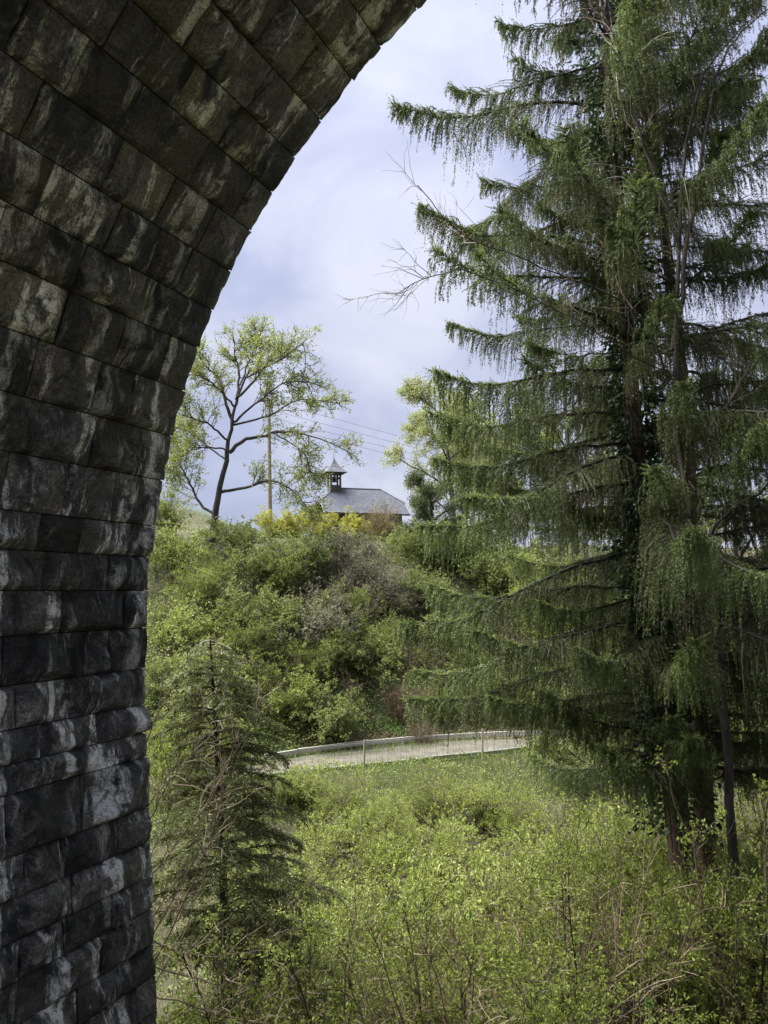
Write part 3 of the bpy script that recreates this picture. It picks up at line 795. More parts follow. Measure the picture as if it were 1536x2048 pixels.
def shrub(name, H, R, stems, tw1, tw2, nl, ll, bark, leaf, lean=0.7, droop=0.25, tint=(0, 1), sr=0.012, lw=0.55, erect=0.75, leafspread=0.02, curl=0.12):
    """prototype shrub with its base at the origin: arching stems, twigs, leaves"""
    root = empty(name)
    az = rng.uniform(0, 2 * np.pi, stems); rr = R * np.sqrt(rng.random(stems)) * lean; hh = H * rng.uniform(0.55, 1.0, stems)
    t = np.linspace(0, 1, 9)[None, :]
    br = 0.25 * R * np.sqrt(rng.random(stems)); ba = rng.uniform(0, 2 * np.pi, stems)
    x = (br * np.cos(ba))[:, None] + (rr * np.cos(az))[:, None] * t ** 1.4
    y = (br * np.sin(ba))[:, None] + (rr * np.sin(az))[:, None] * t ** 1.4
    z = hh[:, None] * (t ** erect) - droop * (rr[:, None]) * t ** 3.2 - 0.25
    P1 = np.stack([x, y, z], -1); w = rng.normal(size=P1.shape) * 0.03 * H / 3; w[:, 0] = 0; P1 = P1 + np.cumsum(w, 1)
    mb = MB(); tubes(mb, P1, taper(stems, 9, sr * rng.uniform(.5, 1.5, stems), sr * 0.25), 4, rng.random(stems))
    P2, _, _ = sprout(P1, tw1, 0.2, 1.0, (R * .3, R * .8), (25, 70), 6, curl, -0.03, 0.25)
    tubes(mb, P2, taper(tw1, 6, sr * 0.42, sr * 0.15), 3, rng.random(tw1))
    P3, _, _ = sprout(P2, tw2, 0.1, 1.0, (R * .12, R * .35), (25, 75), 4, curl * 1.3, -0.02, 0.2)
    ribbons(mb, P3, taper(tw2, 4, sr * 0.24, sr * 0.1), rng.random(tw2))
    mb.build('stems', bark, root)
    if nl:
        A = np.concatenate([P3]); i = rng.integers(0, len(A), nl); c, T = samp(A, i, rng.random(nl))
        keep = fbm(c * 1.6 + rng.uniform(0, 50), 3, 4) + rng.normal(size=nl) * 0.05 > 0.455
        c, T = c[keep], T[keep]; n = len(c)
        c = c + rng.normal(size=c.shape) * leafspread
        tn = np.clip(tint[0] + (tint[1] - tint[0]) * (0.55 * rng.random(n) + 0.45 * fbm(c * 1.3, 3, 31)), 0, 1)
        lv = MB(); leaves(lv, c, T * 0.5 + rdir(n) * 0.9 + np.array([0, 0, .2]), ll * rng.uniform(.55, 1.3, n), ll * lw * rng.uniform(.7, 1.2, n), tn)
        lv.build('foliage', leaf, root)
    return root


def needles(mb, P, M_, ln, w, tint, spread=0.75, t0=0.0):
    """needle-covered strands: P (N,K,3); M_ needles per strand"""
    n = len(P)
    if n == 0: return
    i = np.repeat(np.arange(n), M_); t = t0 + (1 - t0) * np.tile((np.arange(M_) + 0.5) / M_, n) + rng.normal(size=n * M_) * 0.03
    c, T = samp(P, i, np.clip(t, 0, 1))
    rad = unit(np.cross(T, rdir(len(c))))
    d = unit(rad * spread + T * 0.75)
    S = unit(np.cross(d, rdir(len(c))))
    L = (ln * rng.uniform(.7, 1.2, len(c)) * (1.05 - 0.45 * t))[:, None]
    W = (np.broadcast_to(w, (len(c),)) * 0.5)[:, None]
    V = np.stack([c - S * W, c + S * W, c + d * L], 1)
    tn = np.clip(np.repeat(tint, M_) + rng.normal(size=len(c)) * 0.08, 0, 1)
    mb.add(V.reshape(-1, 3), np.arange(len(c) * 3).reshape(-1, 3), np.repeat(tn, 3))


def bough_mesh(L, rise, sag, upt, seed):
    """one weeping spruce bough growing along +X from the trunk: limb, side branchlets, hanging needle-covered strands, spiky tip"""
    global rng
    rng = np.random.default_rng(seed)
    K = 16; t = np.linspace(0, 1, K)
    z = L * (rise * t - sag * t ** 1.6 + upt * np.clip(t - 0.66, 0, 1) ** 1.6)
    y = L * 0.08 * rng.normal() * t ** 2 + np.cumsum(rng.normal(size=K)) * 0.012 * t
    P1 = np.stack([L * t, y, z], 1)[None]; P1[:, 1:] += rng.normal(size=(1, K - 1, 3)) * 0.012
    wood, gr = MB(), MB()
    tubes(wood, P1, taper(1, K, 0.013 + L * 0.0055, 0.005), 5, 0.06)
    side = np.array([0, 1.0, 0])
    n2 = int(30 * L); t2 = 0.10 + 0.90 * rng.random(n2) ** 0.8
    c, T = samp(P1, np.zeros(n2, int), t2)
    sg = rng.choice([-1, 1], n2)[:, None]
    d = unit(T * 0.8 + side * sg * 0.8 + rng.normal(size=(n2, 3)) * 0.12)
    l2 = (rng.uniform(0.22, 0.75, n2) * np.interp(t2, [0, .4, .8, 1], [.7, 1.1, .85, .3]))[:, None]
    pts = [c]
    for k in range(4): pts.append(pts[-1] + d * l2 / 4); d = unit(d + np.array([0, 0, -0.24]) + rng.normal(size=d.shape) * 0.05)
    P2 = np.stack(pts, 1); ribbons(wood, P2, taper(n2, 5, 0.006, 0.003), 0.1 * rng.random(n2))
    n3 = int((58 + 14 * (seed % 4)) * L); fromP1 = rng.random(n3) < 0.38
    t3 = 0.08 + 0.92 * rng.random(n3) ** 0.85
    ca, Ta = samp(P1, np.zeros(n3, int), t3)
    j3 = rng.integers(0, n2, n3); cb, Tb = samp(P2, j3, 0.1 + 0.9 * rng.random(n3))
    c = np.where(fromP1[:, None], ca, cb); T = np.where(fromP1[:, None], Ta, Tb); tb = np.where(fromP1, t3, t2[j3])
    lump = fbm(np.stack([tb * L * 1.3, j3 * 0 + seed, 0 * tb], 1), 3, seed)
    l3 = rng.uniform(0.28, 1.0, n3) * np.interp(tb, [0, .3, .6, .85, 1], [.8, 1.0, .95, .6, .3]) * (0.25 + 1.5 * lump) * np.clip(L / 3.0, .6, 1.15)
    d = unit(T * 0.75 + rng.normal(size=(n3, 3)) * 0.24 + np.array([0, 0, -0.45])); pts = [c]
    for k in range(5): pts.append(pts[-1] + d * (l3 / 5)[:, None]); d = unit(d * np.array([.66, .66, 1]) + np.array([0, 0, -0.62]) + rng.normal(size=d.shape) * 0.05)
    P3 = np.stack(pts, 1)
    dead = rng.random(n3) < np.interp(tb, [0, .3, .6, 1], [.65, .36, .10, .0])
    ribbons(wood, P3[dead], taper(int(dead.sum()), 6, 0.0045, 0.0025), (0.2 + 0.7 * rng.random(n3))[dead])
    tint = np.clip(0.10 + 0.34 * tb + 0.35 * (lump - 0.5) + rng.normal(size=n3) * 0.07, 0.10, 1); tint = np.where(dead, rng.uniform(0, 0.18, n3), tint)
    lg = l3 > 0.42; lv = ~dead
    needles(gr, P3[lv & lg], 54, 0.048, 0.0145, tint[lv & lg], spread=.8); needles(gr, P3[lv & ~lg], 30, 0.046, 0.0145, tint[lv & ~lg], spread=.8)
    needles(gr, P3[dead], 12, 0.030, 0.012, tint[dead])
    ix = np.nonzero(lv)[0]; n5 = int(len(ix) * 0.9)
    P5, i5, _ = sprout(P3[ix], n5, 0.05, 0.85, (0.08, 0.24), (18, 42), 3, 0.08, -0.2)
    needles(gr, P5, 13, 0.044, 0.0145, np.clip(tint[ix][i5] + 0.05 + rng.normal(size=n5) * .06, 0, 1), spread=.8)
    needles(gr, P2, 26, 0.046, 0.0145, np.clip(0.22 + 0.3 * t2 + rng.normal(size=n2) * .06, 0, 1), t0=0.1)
    n4 = int(30 * L ** 0.7); t4 = 1 - 0.32 * rng.random(n4) ** 1.5
    c, T = samp(P1, np.zeros(n4, int), t4)
    d = unit(T * 0.85 + side * rng.choice([-1, 1], n4)[:, None] * 0.75 + rng.normal(size=(n4, 3)) * 0.25); l4 = rng.uniform(0.10, 0.28, n4)[:, None]
    P4 = np.stack([c, c + d * l4 * 0.5, c + unit(d + np.array([0, 0, .1])) * l4], 1)
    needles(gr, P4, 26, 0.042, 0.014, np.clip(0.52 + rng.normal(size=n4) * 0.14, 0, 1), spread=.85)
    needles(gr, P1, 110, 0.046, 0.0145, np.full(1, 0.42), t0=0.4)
    mb = wood
    for k in (3, 4):
        for f_, m_ in zip(gr.f[k], gr.m[k]): mb.f[k].append(f_ + wood.n); mb.m[k].append(m_ * 0 + 1)
    mb.v += gr.v; mb.t += gr.t; mb.st += gr.st; mb.n += gr.n
    return mb.mesh('bough', [M['twig_brown'], M['needle']])


BOUGHS = {}
for ci, (L_, ri, sa, ut) in enumerate([(4.4, .08, .38, .75), (3.6, .24, .34, .85), (2.9, .36, .30, .9), (2.0, .42, .24, .7)]):
    BOUGHS[ci] = (L_, [bough_mesh(L_, ri + .05 * k - .05, sa + .04 * k, ut + .1 * k, 300 + ci * 10 + k) for k in range(4)])


def spruce(trunk_pts, r0, r1, label, hb, nb, Lf, seed):
    global rng
    rng = np.random.default_rng(seed)
    base = np.asarray(trunk_pts[0], float)
    root = tag(empty('spruce_tree', base), label, 'spruce tree')
    TP = smooth_line(trunk_pts, 40, 0.01) - base
    mb = MB(); rad = np.linspace(r0, r1, 40) * (1 + 0.25 * np.exp(-np.linspace(0, 12, 40)))
    tubes(mb, TP[None], rad[None], 14); mb.build('trunk', M['spruce_bark'], root, smooth=True)
    for k in range(nb):
        z = hb[0] + (hb[1] - hb[0]) * ((k + rng.random()) / nb) ** 1.22; zr = z - base[2]      # closer together low down
        L = Lf(z) * rng.uniform(0.62, 1.14); az = k * 2.399 + rng.normal() * 0.35
        ci = min(range(4), key=lambda q: abs(math.log(L / BOUGHS[q][0])))
        o = bpy.data.objects.new('bough', BOUGHS[ci][1][rng.integers(0, 4)]); COL.objects.link(o); o.parent = root
        o.location = (float(np.interp(zr, TP[:, 2], TP[:, 0])), float(np.interp(zr, TP[:, 2], TP[:, 1])), zr)
        o.rotation_euler = (rng.normal() * 0.06, rng.normal() * 0.07, az)
        q = float(np.clip(L / BOUGHS[ci][0], .55, 1.25)); o.scale = (q, q * rng.choice([-1, 1]), q * rng.uniform(.85, 1.1))
    return root


# ------------------------------------------------------------------ the two weeping spruces
T1 = [at(1392, 2110, 13), at(1386, 1950, 13), at(1340, 1500, 13), at(1305, 1250, 13), at(1285, 1000, 13), at(1258, 700, 13), at(1236, 400, 13), at(1212, 60, 13)]
T1.append(T1[-1] + (T1[-1] - T1[-2]) * 2.2)
T2 = [at(1432, 2110, 13.6), at(1425, 1950, 13.6), at(1402, 1500, 13.6), at(1385, 1150, 13.7), at(1372, 850, 13.7), at(1345, 600, 13.8), at(1322, 400, 13.8), at(1290, 60, 13.9)]
T2.append(T2[-1] + (T2[-1] - T2[-2]) * 1.6)


def L1(z): return float(np.interp(z, [-5, -3, -1.6, -0.6, 0.5, 3, 6, 9, 12, 20], [1.6, 2.0, 3.3, 4.6, 4.5, 4.1, 4.0, 3.6, 3.0, 0.4]))
def L2(z): return float(np.interp(z, [-5, -3, 0, 3, 6, 9, 12, 17], [2.6, 3.4, 3.9, 3.6, 3.4, 2.9, 2.2, 0.4]))


sp1 = spruce(T1, 0.23, 0.05, 'tall weeping spruce with an ivy-wrapped trunk, the left one of the twin trunks', (-3.0, 17.0), 122, L1, seed=21)
sp2 = spruce(T2, 0.21, 0.05, 'tall weeping spruce with a bare reddish trunk, the right one of the twin trunks', (-3.4, 15.5), 106, L2, seed=52)
rng = np.random.default_rng(77)

# ivy on the left trunk
P = smooth_line(T1, 60); nI = 10000
ivb = at(1350, 1600, 12.8)
j = rng.uniform(12, 52, nI); i = j.astype(int); c = P[i] + (P[i + 1] - P[i]) * (j - i)[:, None]
dens = fbm(np.stack([0 * j, 0 * j, j * 0.35], 1), 3, 3)
a = rng.uniform(0, 2 * np.pi, nI); rr = 0.2 + np.abs(rng.normal(size=nI)) * 0.20 * dens * 2
c = c + np.stack([np.cos(a) * rr, np.sin(a) * rr, rng.normal(size=nI) * .1], 1)
mb = MB(); leaves(mb, c - ivb, np.stack([np.cos(a), np.sin(a), -0.6 + 0 * a], 1) + rdir(nI) * .5, rng.uniform(.07, .13, nI), rng.uniform(.06, .11, nI), rng.random(nI) ** 1.5)
ivy = tag(empty('ivy_vine', ivb), 'dark glossy ivy climbing the trunk of the left spruce', 'ivy')
mb.build('leaves', M['ivy'], ivy)
mb = MB()
V = []
for k in range(5):
    ph = rng.uniform(0, 6.28); V.append([P[q] + 0.19 * np.array([math.cos(ph + q * .05), math.sin(ph + q * .05), 0]) - ivb for q in range(4, 50, 2)])
tubes(mb, np.array(V), np.full((5, 23), 0.018), 5); mb.build('vine_stem', M['dark_bark'], ivy)

# bare leafless trees mixed in with the spruces
def bare_tree(base, limbs, label, n2, n3, bark):
    root = tag(empty('leafless_tree', base), label, 'bare tree'); base = np.asarray(base, float)
    P1 = np.stack([smooth_line(l, 22, 0.025) for l, r_ in limbs]) - base
    mb = MB(); tubes(mb, P1, np.stack([np.linspace(r_, 0.006, 22) for l, r_ in limbs]), 7, 0.3); mb.build('trunk', bark, root, smooth=True)
    mb = MB()
    P2, _, _ = sprout(P1[1:], n2, 0.2, 1, (0.5, 1.5), (20, 60), 8, 0.14, 0.0, 0.2); tubes(mb, P2, taper(n2, 8, 0.007, 0.002), 4, .5 * rng.random(n2))
    P3, _, _ = sprout(P2, n3, 0.15, 1, (0.2, 0.7), (20, 60), 6, 0.18, 0.0, 0.12); tubes(mb, P3, taper(n3, 6, 0.0035, 0.0015), 3, .6 * rng.random(n3))
    mb.build('twigs', M['twig_tan'], root)
    return root


bb = at(1470, 1750, 11.5)
bare_tree(bb, [([bb, at(1430, 1300, 11.5), at(1350, 800, 11.4), at(1385, 221, 11.2), at(1500, 40, 11.0)], 0.075),
               ([at(1346, 700, 11.4), at(1385, 420, 11.2), at(1440, 128, 11.0), at(1545, 10, 10.8)], 0.045),
               ([at(1360, 880, 11.4), at(1290, 640, 11.0), at(1100, 540, 10.7), at(930, 470, 10.5), at(835, 370, 10.4)], 0.016),
               ([at(1352, 760, 11.4), at(1250, 700, 11.0), at(1060, 590, 10.7), at(900, 545, 10.5), at(790, 590, 10.4)], 0.012),
               ([at(1400, 1050, 11.4), at(1450, 820, 11.2), at(1530, 700, 11.0), at(1600, 600, 10.9)], 0.026),
               ([at(1400, 1080, 11.4), at(1480, 1010, 11.0), at(1560, 960, 10.8), at(1640, 900, 10.8)], 0.028),
               ([at(1360, 500, 11.3), at(1290, 300, 11), at(1240, 120, 10.8), at(1180, -60, 10.6)], 0.028)],
          'leafless grey deciduous tree with fine bare twigs among the spruces', 80, 420, M['dark_bark'])

# ------------------------------------------------------------------ cherry tree on the left hilltop
cb = at(423, 1085, 33); Yc = 33
broad_tree('cherry_tree', cb, [
    ([cb, at(432, 1020, Yc), at(438, 985, Yc), at(452, 920, Yc), at(456, 885, Yc), at(464, 850, Yc), at(472, 800, Yc), at(500, 740, Yc)], 0.164),
    ([at(458, 905, Yc), at(490, 880, Yc), at(528, 872, Yc), at(560, 862, Yc - .5), at(625, 872, Yc - 1), at(700, 905, Yc - 1.5)], 0.101),
    ([at(440, 985, Yc), at(500, 972, Yc - .4), at(545, 962, Yc - .8), at(590, 985, Yc - 1), at(625, 1030, Yc - 1.2)], 0.078),
    ([at(428, 1030, Yc), at(395, 1000, Yc + .4), at(375, 955, Yc + .5), at(350, 915, Yc + .6), at(330, 880, Yc + .6)], 0.070),
    ([at(466, 845, Yc), at(450, 800, Yc), at(440, 760, Yc + .3), at(405, 725, Yc + .5), at(395, 690, Yc + .5)], 0.086),
    ([at(472, 810, Yc), at(478, 740, Yc + .3), at(470, 715, Yc + .4), at(468, 680, Yc + .4)], 0.070),
    ([at(472, 800, Yc), at(510, 760, Yc - .3), at(540, 720, Yc - .4), at(560, 690, Yc - .5)], 0.070),
    ([at(490, 755, Yc), at(560, 720, Yc - .6), at(605, 690, Yc - .8), at(610, 745, Yc - .9)], 0.047),
    ([at(464, 850, Yc), at(540, 830, Yc + .8), at(600, 800, Yc + 1), at(680, 808, Yc + 1)], 0.055),
    ([at(458, 885, Yc), at(420, 850, Yc - .8), at(380, 830, Yc - 1), at(350, 770, Yc - 1)], 0.055),
    ([at(452, 920, Yc), at(400, 880, Yc + .8), at(370, 860, Yc + 1), at(335, 850, Yc + 1)], 0.047),
    ([at(545, 866, Yc - .5), at(600, 900, Yc - .2), at(618, 930, Yc), at(622, 950, Yc)], 0.030),
    ([at(455, 900, Yc), at(415, 895, Yc - .4), at(375, 905, Yc - .6), at(345, 940, Yc - .7)], 0.045),
    ([at(466, 845, Yc), at(520, 800, Yc - .5), at(575, 765, Yc - .8), at(645, 770, Yc - 1)], 0.06),
    ([at(470, 815, Yc), at(430, 770, Yc - .5), at(390, 745, Yc - .8), at(358, 705, Yc - .9)], 0.055),
    ([at(480, 770, Yc), at(500, 720, Yc + 1), at(520, 700, Yc + 1.2), at(515, 668, Yc + 1.2)], 0.047),
], M['dark_bark'], M['cherry'], 'old cherry tree in young yellow-green leaf on the left hilltop', 'cherry tree', 430, (0.6, 1.6), 2800, (0.35, 1.0), 24000, 0.105, leafspread=0.06, upb=0.14)

# ------------------------------------------------------------------ trees behind
def crown_tree(name, base, h, w, bark, leaf, label, cat, nl, ll, tint=(0, 1), n2=240, n3=1700, low=0.25, rad=0.2, seed=0, spread=.12):
    global rng
    rng = np.random.default_rng(seed)
    base = np.asarray(base, float); limbs = [([base + np.array([0, 0, -.4]), base + [0.1, 0, h * .3], base + [-.1, .1, h * .6], base + [0, 0, h * .93]], rad)]
    for k in range(13):
        f_ = low + (0.9 - low) * (k + .5) / 13; a_ = k * 2.4 + rng.normal() * .4
        r_ = w * math.sqrt(max(0.1, 1 - ((f_ - 0.52) / 0.55) ** 2)) * rng.uniform(.75, 1.05)
        d_ = np.array([math.cos(a_), math.sin(a_), 0]); s_ = base + [0, 0, h * (f_ - .12)]
        limbs.append(([s_, s_ + d_ * r_ * .4 + [0, 0, h * .09], s_ + d_ * r_ * .8 + [0, 0, h * .14], s_ + d_ * r_ * 1.0 + [0, 0, h * .18]], rad * .35))
    return broad_tree(name, base, limbs, bark, leaf, label, cat, n2, (w * .25, w * .6), n3, (w * .10, w * .28), nl, ll, tint=tint, leafspread=spread)


g = lambda px, Y: at(px, 1000, Y)[0]
def tb_(px, Y): x = at(px, 1100, Y)[0]; return np.array([x, Y, float(gz(x, Y))])


crown_tree('maple_tree', tb_(905, 44), 9.8, 3.3, M['dark_bark'], M['pale'], 'pale green young maple in fresh leaf right of the chapel', 'maple tree', 40000, 0.12, seed=5)
crown_tree('broadleaf_tree', tb_(1010, 50), 10.0, 4.2, M['dark_bark'], M['fresh'], 'yellow-green leafy tree standing behind the lower left boughs of the spruce', 'tree', 34000, 0.17, (0, .8), seed=6)
crown_tree('yew_tree', tb_(868, 37), 4.6, 1.5, M['dark_bark'], M['dark_green'], 'dark green yew at the hilltop edge right of the chapel', 'yew tree', 24000, 0.085, seed=7, low=.1)
crown_tree('ivy_clad_tree', tb_(1150, 40), 12.5, 3.4, M['dark_bark'], M['dark_green'], 'dark ivy-clad tree behind the left spruce trunk', 'tree', 16000, 0.19, seed=8, low=.1)
crown_tree('hillside_tree', tb_(1290, 33), 9.0, 3.6, M['dark_bark'], M['olive'], 'olive green tree on the bank behind the twin spruce trunks', 'tree', 18000, 0.17, (0, .7), seed=9, low=.05)
crown_tree('hillside_tree', tb_(1480, 31), 10.5, 3.8, M['dark_bark'], M['dark_green'], 'dark tree on the bank behind the bare spruce trunk at the right edge', 'tree', 17000, 0.17, seed=10, low=.05)
crown_tree('roadside_tree', np.array([*xy(24.9, 17.2), -5.0]), 6.5, 2.2, M['grey_bark'], M['fresh'], 'light green small-leaved tree where the lane disappears at the right', 'tree', 18000, 0.11, (0, .75), seed=12, low=.05, rad=.1)
crown_tree('roadside_tree', np.array([*xy(19.0, 14.0), -6.0]), 4.0, 1.6, M['dark_bark'], M['olive'], 'dark olive bush-like tree below the lane beside the spruce trunks', 'tree', 20000, 0.085, (0, .8), seed=13, low=.02, rad=.07)
rng = np.random.default_rng(5)

# ------------------------------------------------------------------ young conifer behind the pier
def young_conifer():
    base = at(452, 1960, 11.2); top = at(420, 1275, 11.2)
    root = tag(empty('young_conifer', base), 'young olive green conifer with lacy drooping sprays beside the pier', 'conifer')
    TP = smooth_line([[0, 0, -1.5], [0, 0, 0], (top - base) * .5 + [.03, 0, 0], top - base], 24)
    mb = MB(); tubes(mb, TP[None], np.linspace(.11, .012, 24)[None], 8); mb.build('trunk', M['dark_bark'], root, smooth=True)
    H = top[2] - base[2]; nb = 120
    f_ = (np.arange(nb) + rng.random(nb)) / nb; z = H * (0.04 + 0.95 * f_); L = 1.75 * (1 - f_) ** 0.6 * rng.uniform(.45, 1.15, nb) + 0.12
    az = np.arange(nb) * 2.4 + rng.normal(size=nb) * .3; hor = np.stack([np.cos(az), np.sin(az), 0 * az], 1); side = np.stack([-hor[:, 1], hor[:, 0], 0 * az], 1)
    K = 9; t = np.linspace(0, 1, K)[None]
    tx_ = np.interp(z, TP[:, 2], TP[:, 0]); ty_ = np.interp(z, TP[:, 2], TP[:, 1])
    P1 = np.stack([tx_, ty_, z], 1)[:, None] + L[:, None, None] * (hor[:, None] * t[..., None] + np.array([0, 0, 1.]) * (0.32 * t - 0.42 * t ** 2)[..., None])
    bm = MB(); tubes(bm, P1, taper(nb, K, .014, .003), 4, rng.random(nb) * .4)
    n2 = 5200; i2 = rng.choice(nb, n2, p=L / L.sum()); t2 = .15 + .85 * rng.random(n2); c, T = samp(P1, i2, t2)
    d = unit(T * .8 + side[i2] * rng.choice([-1, 1], n2)[:, None] * .8 + rng.normal(size=(n2, 3)) * .15); l2 = (rng.uniform(.12, .42, n2) * np.interp(t2, [0, .5, 1], [1, 1, .45]))[:, None]
    pts = [c]
    for k in range(3): pts.append(pts[-1] + d * l2 / 3); d = unit(d + np.array([0, 0, -.25]))
    P2 = np.stack(pts, 1); ribbons(bm, P2, taper(n2, 4, .003, .0015), rng.random(n2) * .5)
    P3, i3, _ = sprout(P2, 9000, .1, 1, (.06, .18), (25, 55), 3, .1, -.12); 
    bm.build('branches', M['twig_brown'], root)
    cm = MB()
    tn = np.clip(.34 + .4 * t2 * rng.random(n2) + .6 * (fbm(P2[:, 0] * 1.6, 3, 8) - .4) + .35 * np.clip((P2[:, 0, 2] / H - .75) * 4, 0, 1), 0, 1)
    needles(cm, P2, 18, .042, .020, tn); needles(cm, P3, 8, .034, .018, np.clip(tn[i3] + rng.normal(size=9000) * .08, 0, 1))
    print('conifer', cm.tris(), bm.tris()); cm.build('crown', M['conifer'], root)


young_conifer()

# ------------------------------------------------------------------ hillside shrubs
protos = {
    'bramble': shrub('bramble_bush', 2.2, 1.9, 26, 260, 900, 12000, 0.10, M['twig_brown'], M['olive'], droop=.5),
    'greyish': shrub('grey_bramble_bush', 2.2, 2.0, 40, 420, 1300, 11000, 0.09, M['twig_brown'], M['greyleaf'], droop=.5),
    'bright': shrub('bright_bush', 2.0, 1.8, 24, 260, 900, 12000, 0.10, M['twig_brown'], M['bright'], tint=(.1, .9), droop=.35),
    'willow': shrub('green_shrub', 3.0, 1.5, 22, 260, 1000, 10000, 0.09, M['twig_brown'], M['fresh'], tint=(0, .8), droop=.1),
}
protos['lime'] = shrub('lime_green_shrub', 3.4, 1.7, 26, 420, 2200, 22000, 0.06, M['twig_brown'], M['bright'], tint=(.2, 1), droop=.3, sr=.012)
protos['scrub'] = shrub('twiggy_scrub', 3.4, 2.1, 36, 560, 2600, 24000, 0.066, M['twig_brown'], M['fresh'], tint=(.1, 1), droop=.35, sr=.012)
protos['canes'] = shrub('pale_cane_shrub', 4.0, 1.6, 14, 120, 500, 900, 0.045, M['twig_tan'], M['fresh'], droop=.1, sr=.016, erect=.95)
used = set()


def plant(kind, x, y, s, label, cat, group, zoff=0.0, rz=None, sz=None):
    p = protos[kind]
    o = p if kind not in used else copy_tree(p)
    used.add(kind)
    o.location = (x, y, float(gz(x, y)) + zoff); o.rotation_euler = (0, 0, rng.uniform(0, 6.28) if rz is None else rz)
    o.scale = (s, s, s * (sz or 1))
    tag(o, label, cat, group)
    return o


def hill(px, Y): return at(px, 1200, Y)[0], Y


hb_ = [  # px, distance, kind, scale, label
    (330, 31, 'bright', 1.2, 'bright green bush on the left hilltop below the cherry tree'),
    (365, 28, 'bright', 1.15, 'light green bush beside the pier edge, halfway up the hillside'),
    (340, 34.5, 'willow', 0.9, 'tall green shrub at the hilltop between pier and cherry trunk'),
    (460, 33.2, 'bramble', 1.0, 'olive bush growing round the foot of the cherry trunk'),
    (520, 31.5, 'bramble', 1.1, 'olive bramble mound in front of the utility pole'),
    (600, 32.5, 'bramble', 1.2, 'olive bramble mound below the left end of the yellow shrubs'),
    (680, 33, 'greyish', 1.25, 'grey-brown bramble thicket below the yellow shrubs'),
    (745, 32, 'greyish', 1.2, 'grey-brown bramble thicket below the bare tan shrub'),
    (420, 30, 'willow', 0.85, 'tall twiggy green shrub on the slope under the cherry tree'),
    (500, 28.8, 'bramble', 1.2, 'spreading olive bush in the middle of the left slope'),
    (580, 29.2, 'bramble', 1.15, 'spreading olive bush right of the middle slope bushes'),
    (650, 29.5, 'greyish', 1.2, 'dull grey-green thicket in the middle of the hillside'),
    (720, 28.8, 'bramble', 1.1, 'olive thicket above the reddish twigs'),
    (430, 26.5, 'bright', 1.15, 'fresh green bush behind the top of the young conifer'),
    (510, 26.3, 'willow', 0.75, 'yellow-green shrub right of the young conifer top'),
    (590, 26.5, 'bright', 1.0, 'rounded bright green bush low on the hillside'),
    (655, 26.2, 'bramble', 0.9, 'olive bush low on the hillside above the grassy strip'),
    (350, 25.5, 'bramble', 1.1, 'olive bush beside the pier low on the slope'),
    (830, 33, 'bramble', 1.0, 'olive thicket under the dark yew'),
    (900, 31, 'bramble', 1.1, 'olive bush on the slope behind the long low spruce bough'),
    (960, 29.5, 'bramble', 1.0, 'olive bush behind the lower spruce boughs above the leaf litter'),
    (1040, 29.5, 'bright', 1.2, 'light green bush behind the lower spruce boughs near the lane bend'),
    (1110, 28.5, 'willow', 0.9, 'pale green shrub at the bend of the lane'),
    (400, 29.2, 'scrub', .8, 'twiggy tangle on the slope just below the cherry trunk'),
    (560, 31.0, 'scrub', .75, 'twiggy tangle between the upper bramble mounds'),
    (620, 27.6, 'scrub', .7, 'twiggy tangle above the rounded bright bush'),
    (480, 27.4, 'scrub', .75, 'twiggy tangle above and right of the young conifer'),
    (700, 30.5, 'scrub', .75, 'twiggy tangle at the upper middle of the hillside'),
    (760, 29.6, 'scrub', .7, 'twiggy tangle above the reddish shrubs'),
    (540, 25.9, 'canes', .5, 'pale upright stems low on the slope right of the conifer'),
    (690, 27.2, 'canes', .5, 'pale upright stems low on the slope above the guard rail'),
    (870, 28, 'willow', 0.6, 'small yellow-green shrub beside the reddish twigs'),
    (850, 36, 'bramble', 1.3, 'olive bush on the hilltop under the pale maple'),
    (930, 36.5, 'bright', 1.5, 'light green bush on the hilltop right of the dark yew'),
    (1020, 35, 'bramble', 1.6, 'olive bush on the hilltop behind the long spruce boughs'),
    (1110, 34, 'willow', 1.3, 'green shrub on the hilltop left of the spruce trunks'),
    (1200, 33, 'bramble', 1.7, 'olive bush on the upper slope just left of the spruce trunks'),
    (1310, 31, 'bright', 1.5, 'light green bush on the upper slope between the spruce trunks'),
    (1420, 30, 'bramble', 1.8, 'olive bush on the upper slope right of the spruce trunks'),
    (1530, 29, 'bright', 1.6, 'light green bush on the upper slope at the right edge'),
    (1180, 27.5, 'bramble', 1.3, 'olive bush just above the lane left of the spruce trunks'),
    (1300, 26.5, 'willow', 0.9, 'green shrub just above the lane between the spruce trunks'),
    (1450, 25.5, 'bramble', 1.4, 'olive bush just above the lane right of the spruce trunks'),
]
for px, Y, kd, s, lb in hb_:
    x, y = hill(px, Y); plant(kd, x, y, s, lb, 'bush', 'bushes on the hillside', zoff=-0.1)

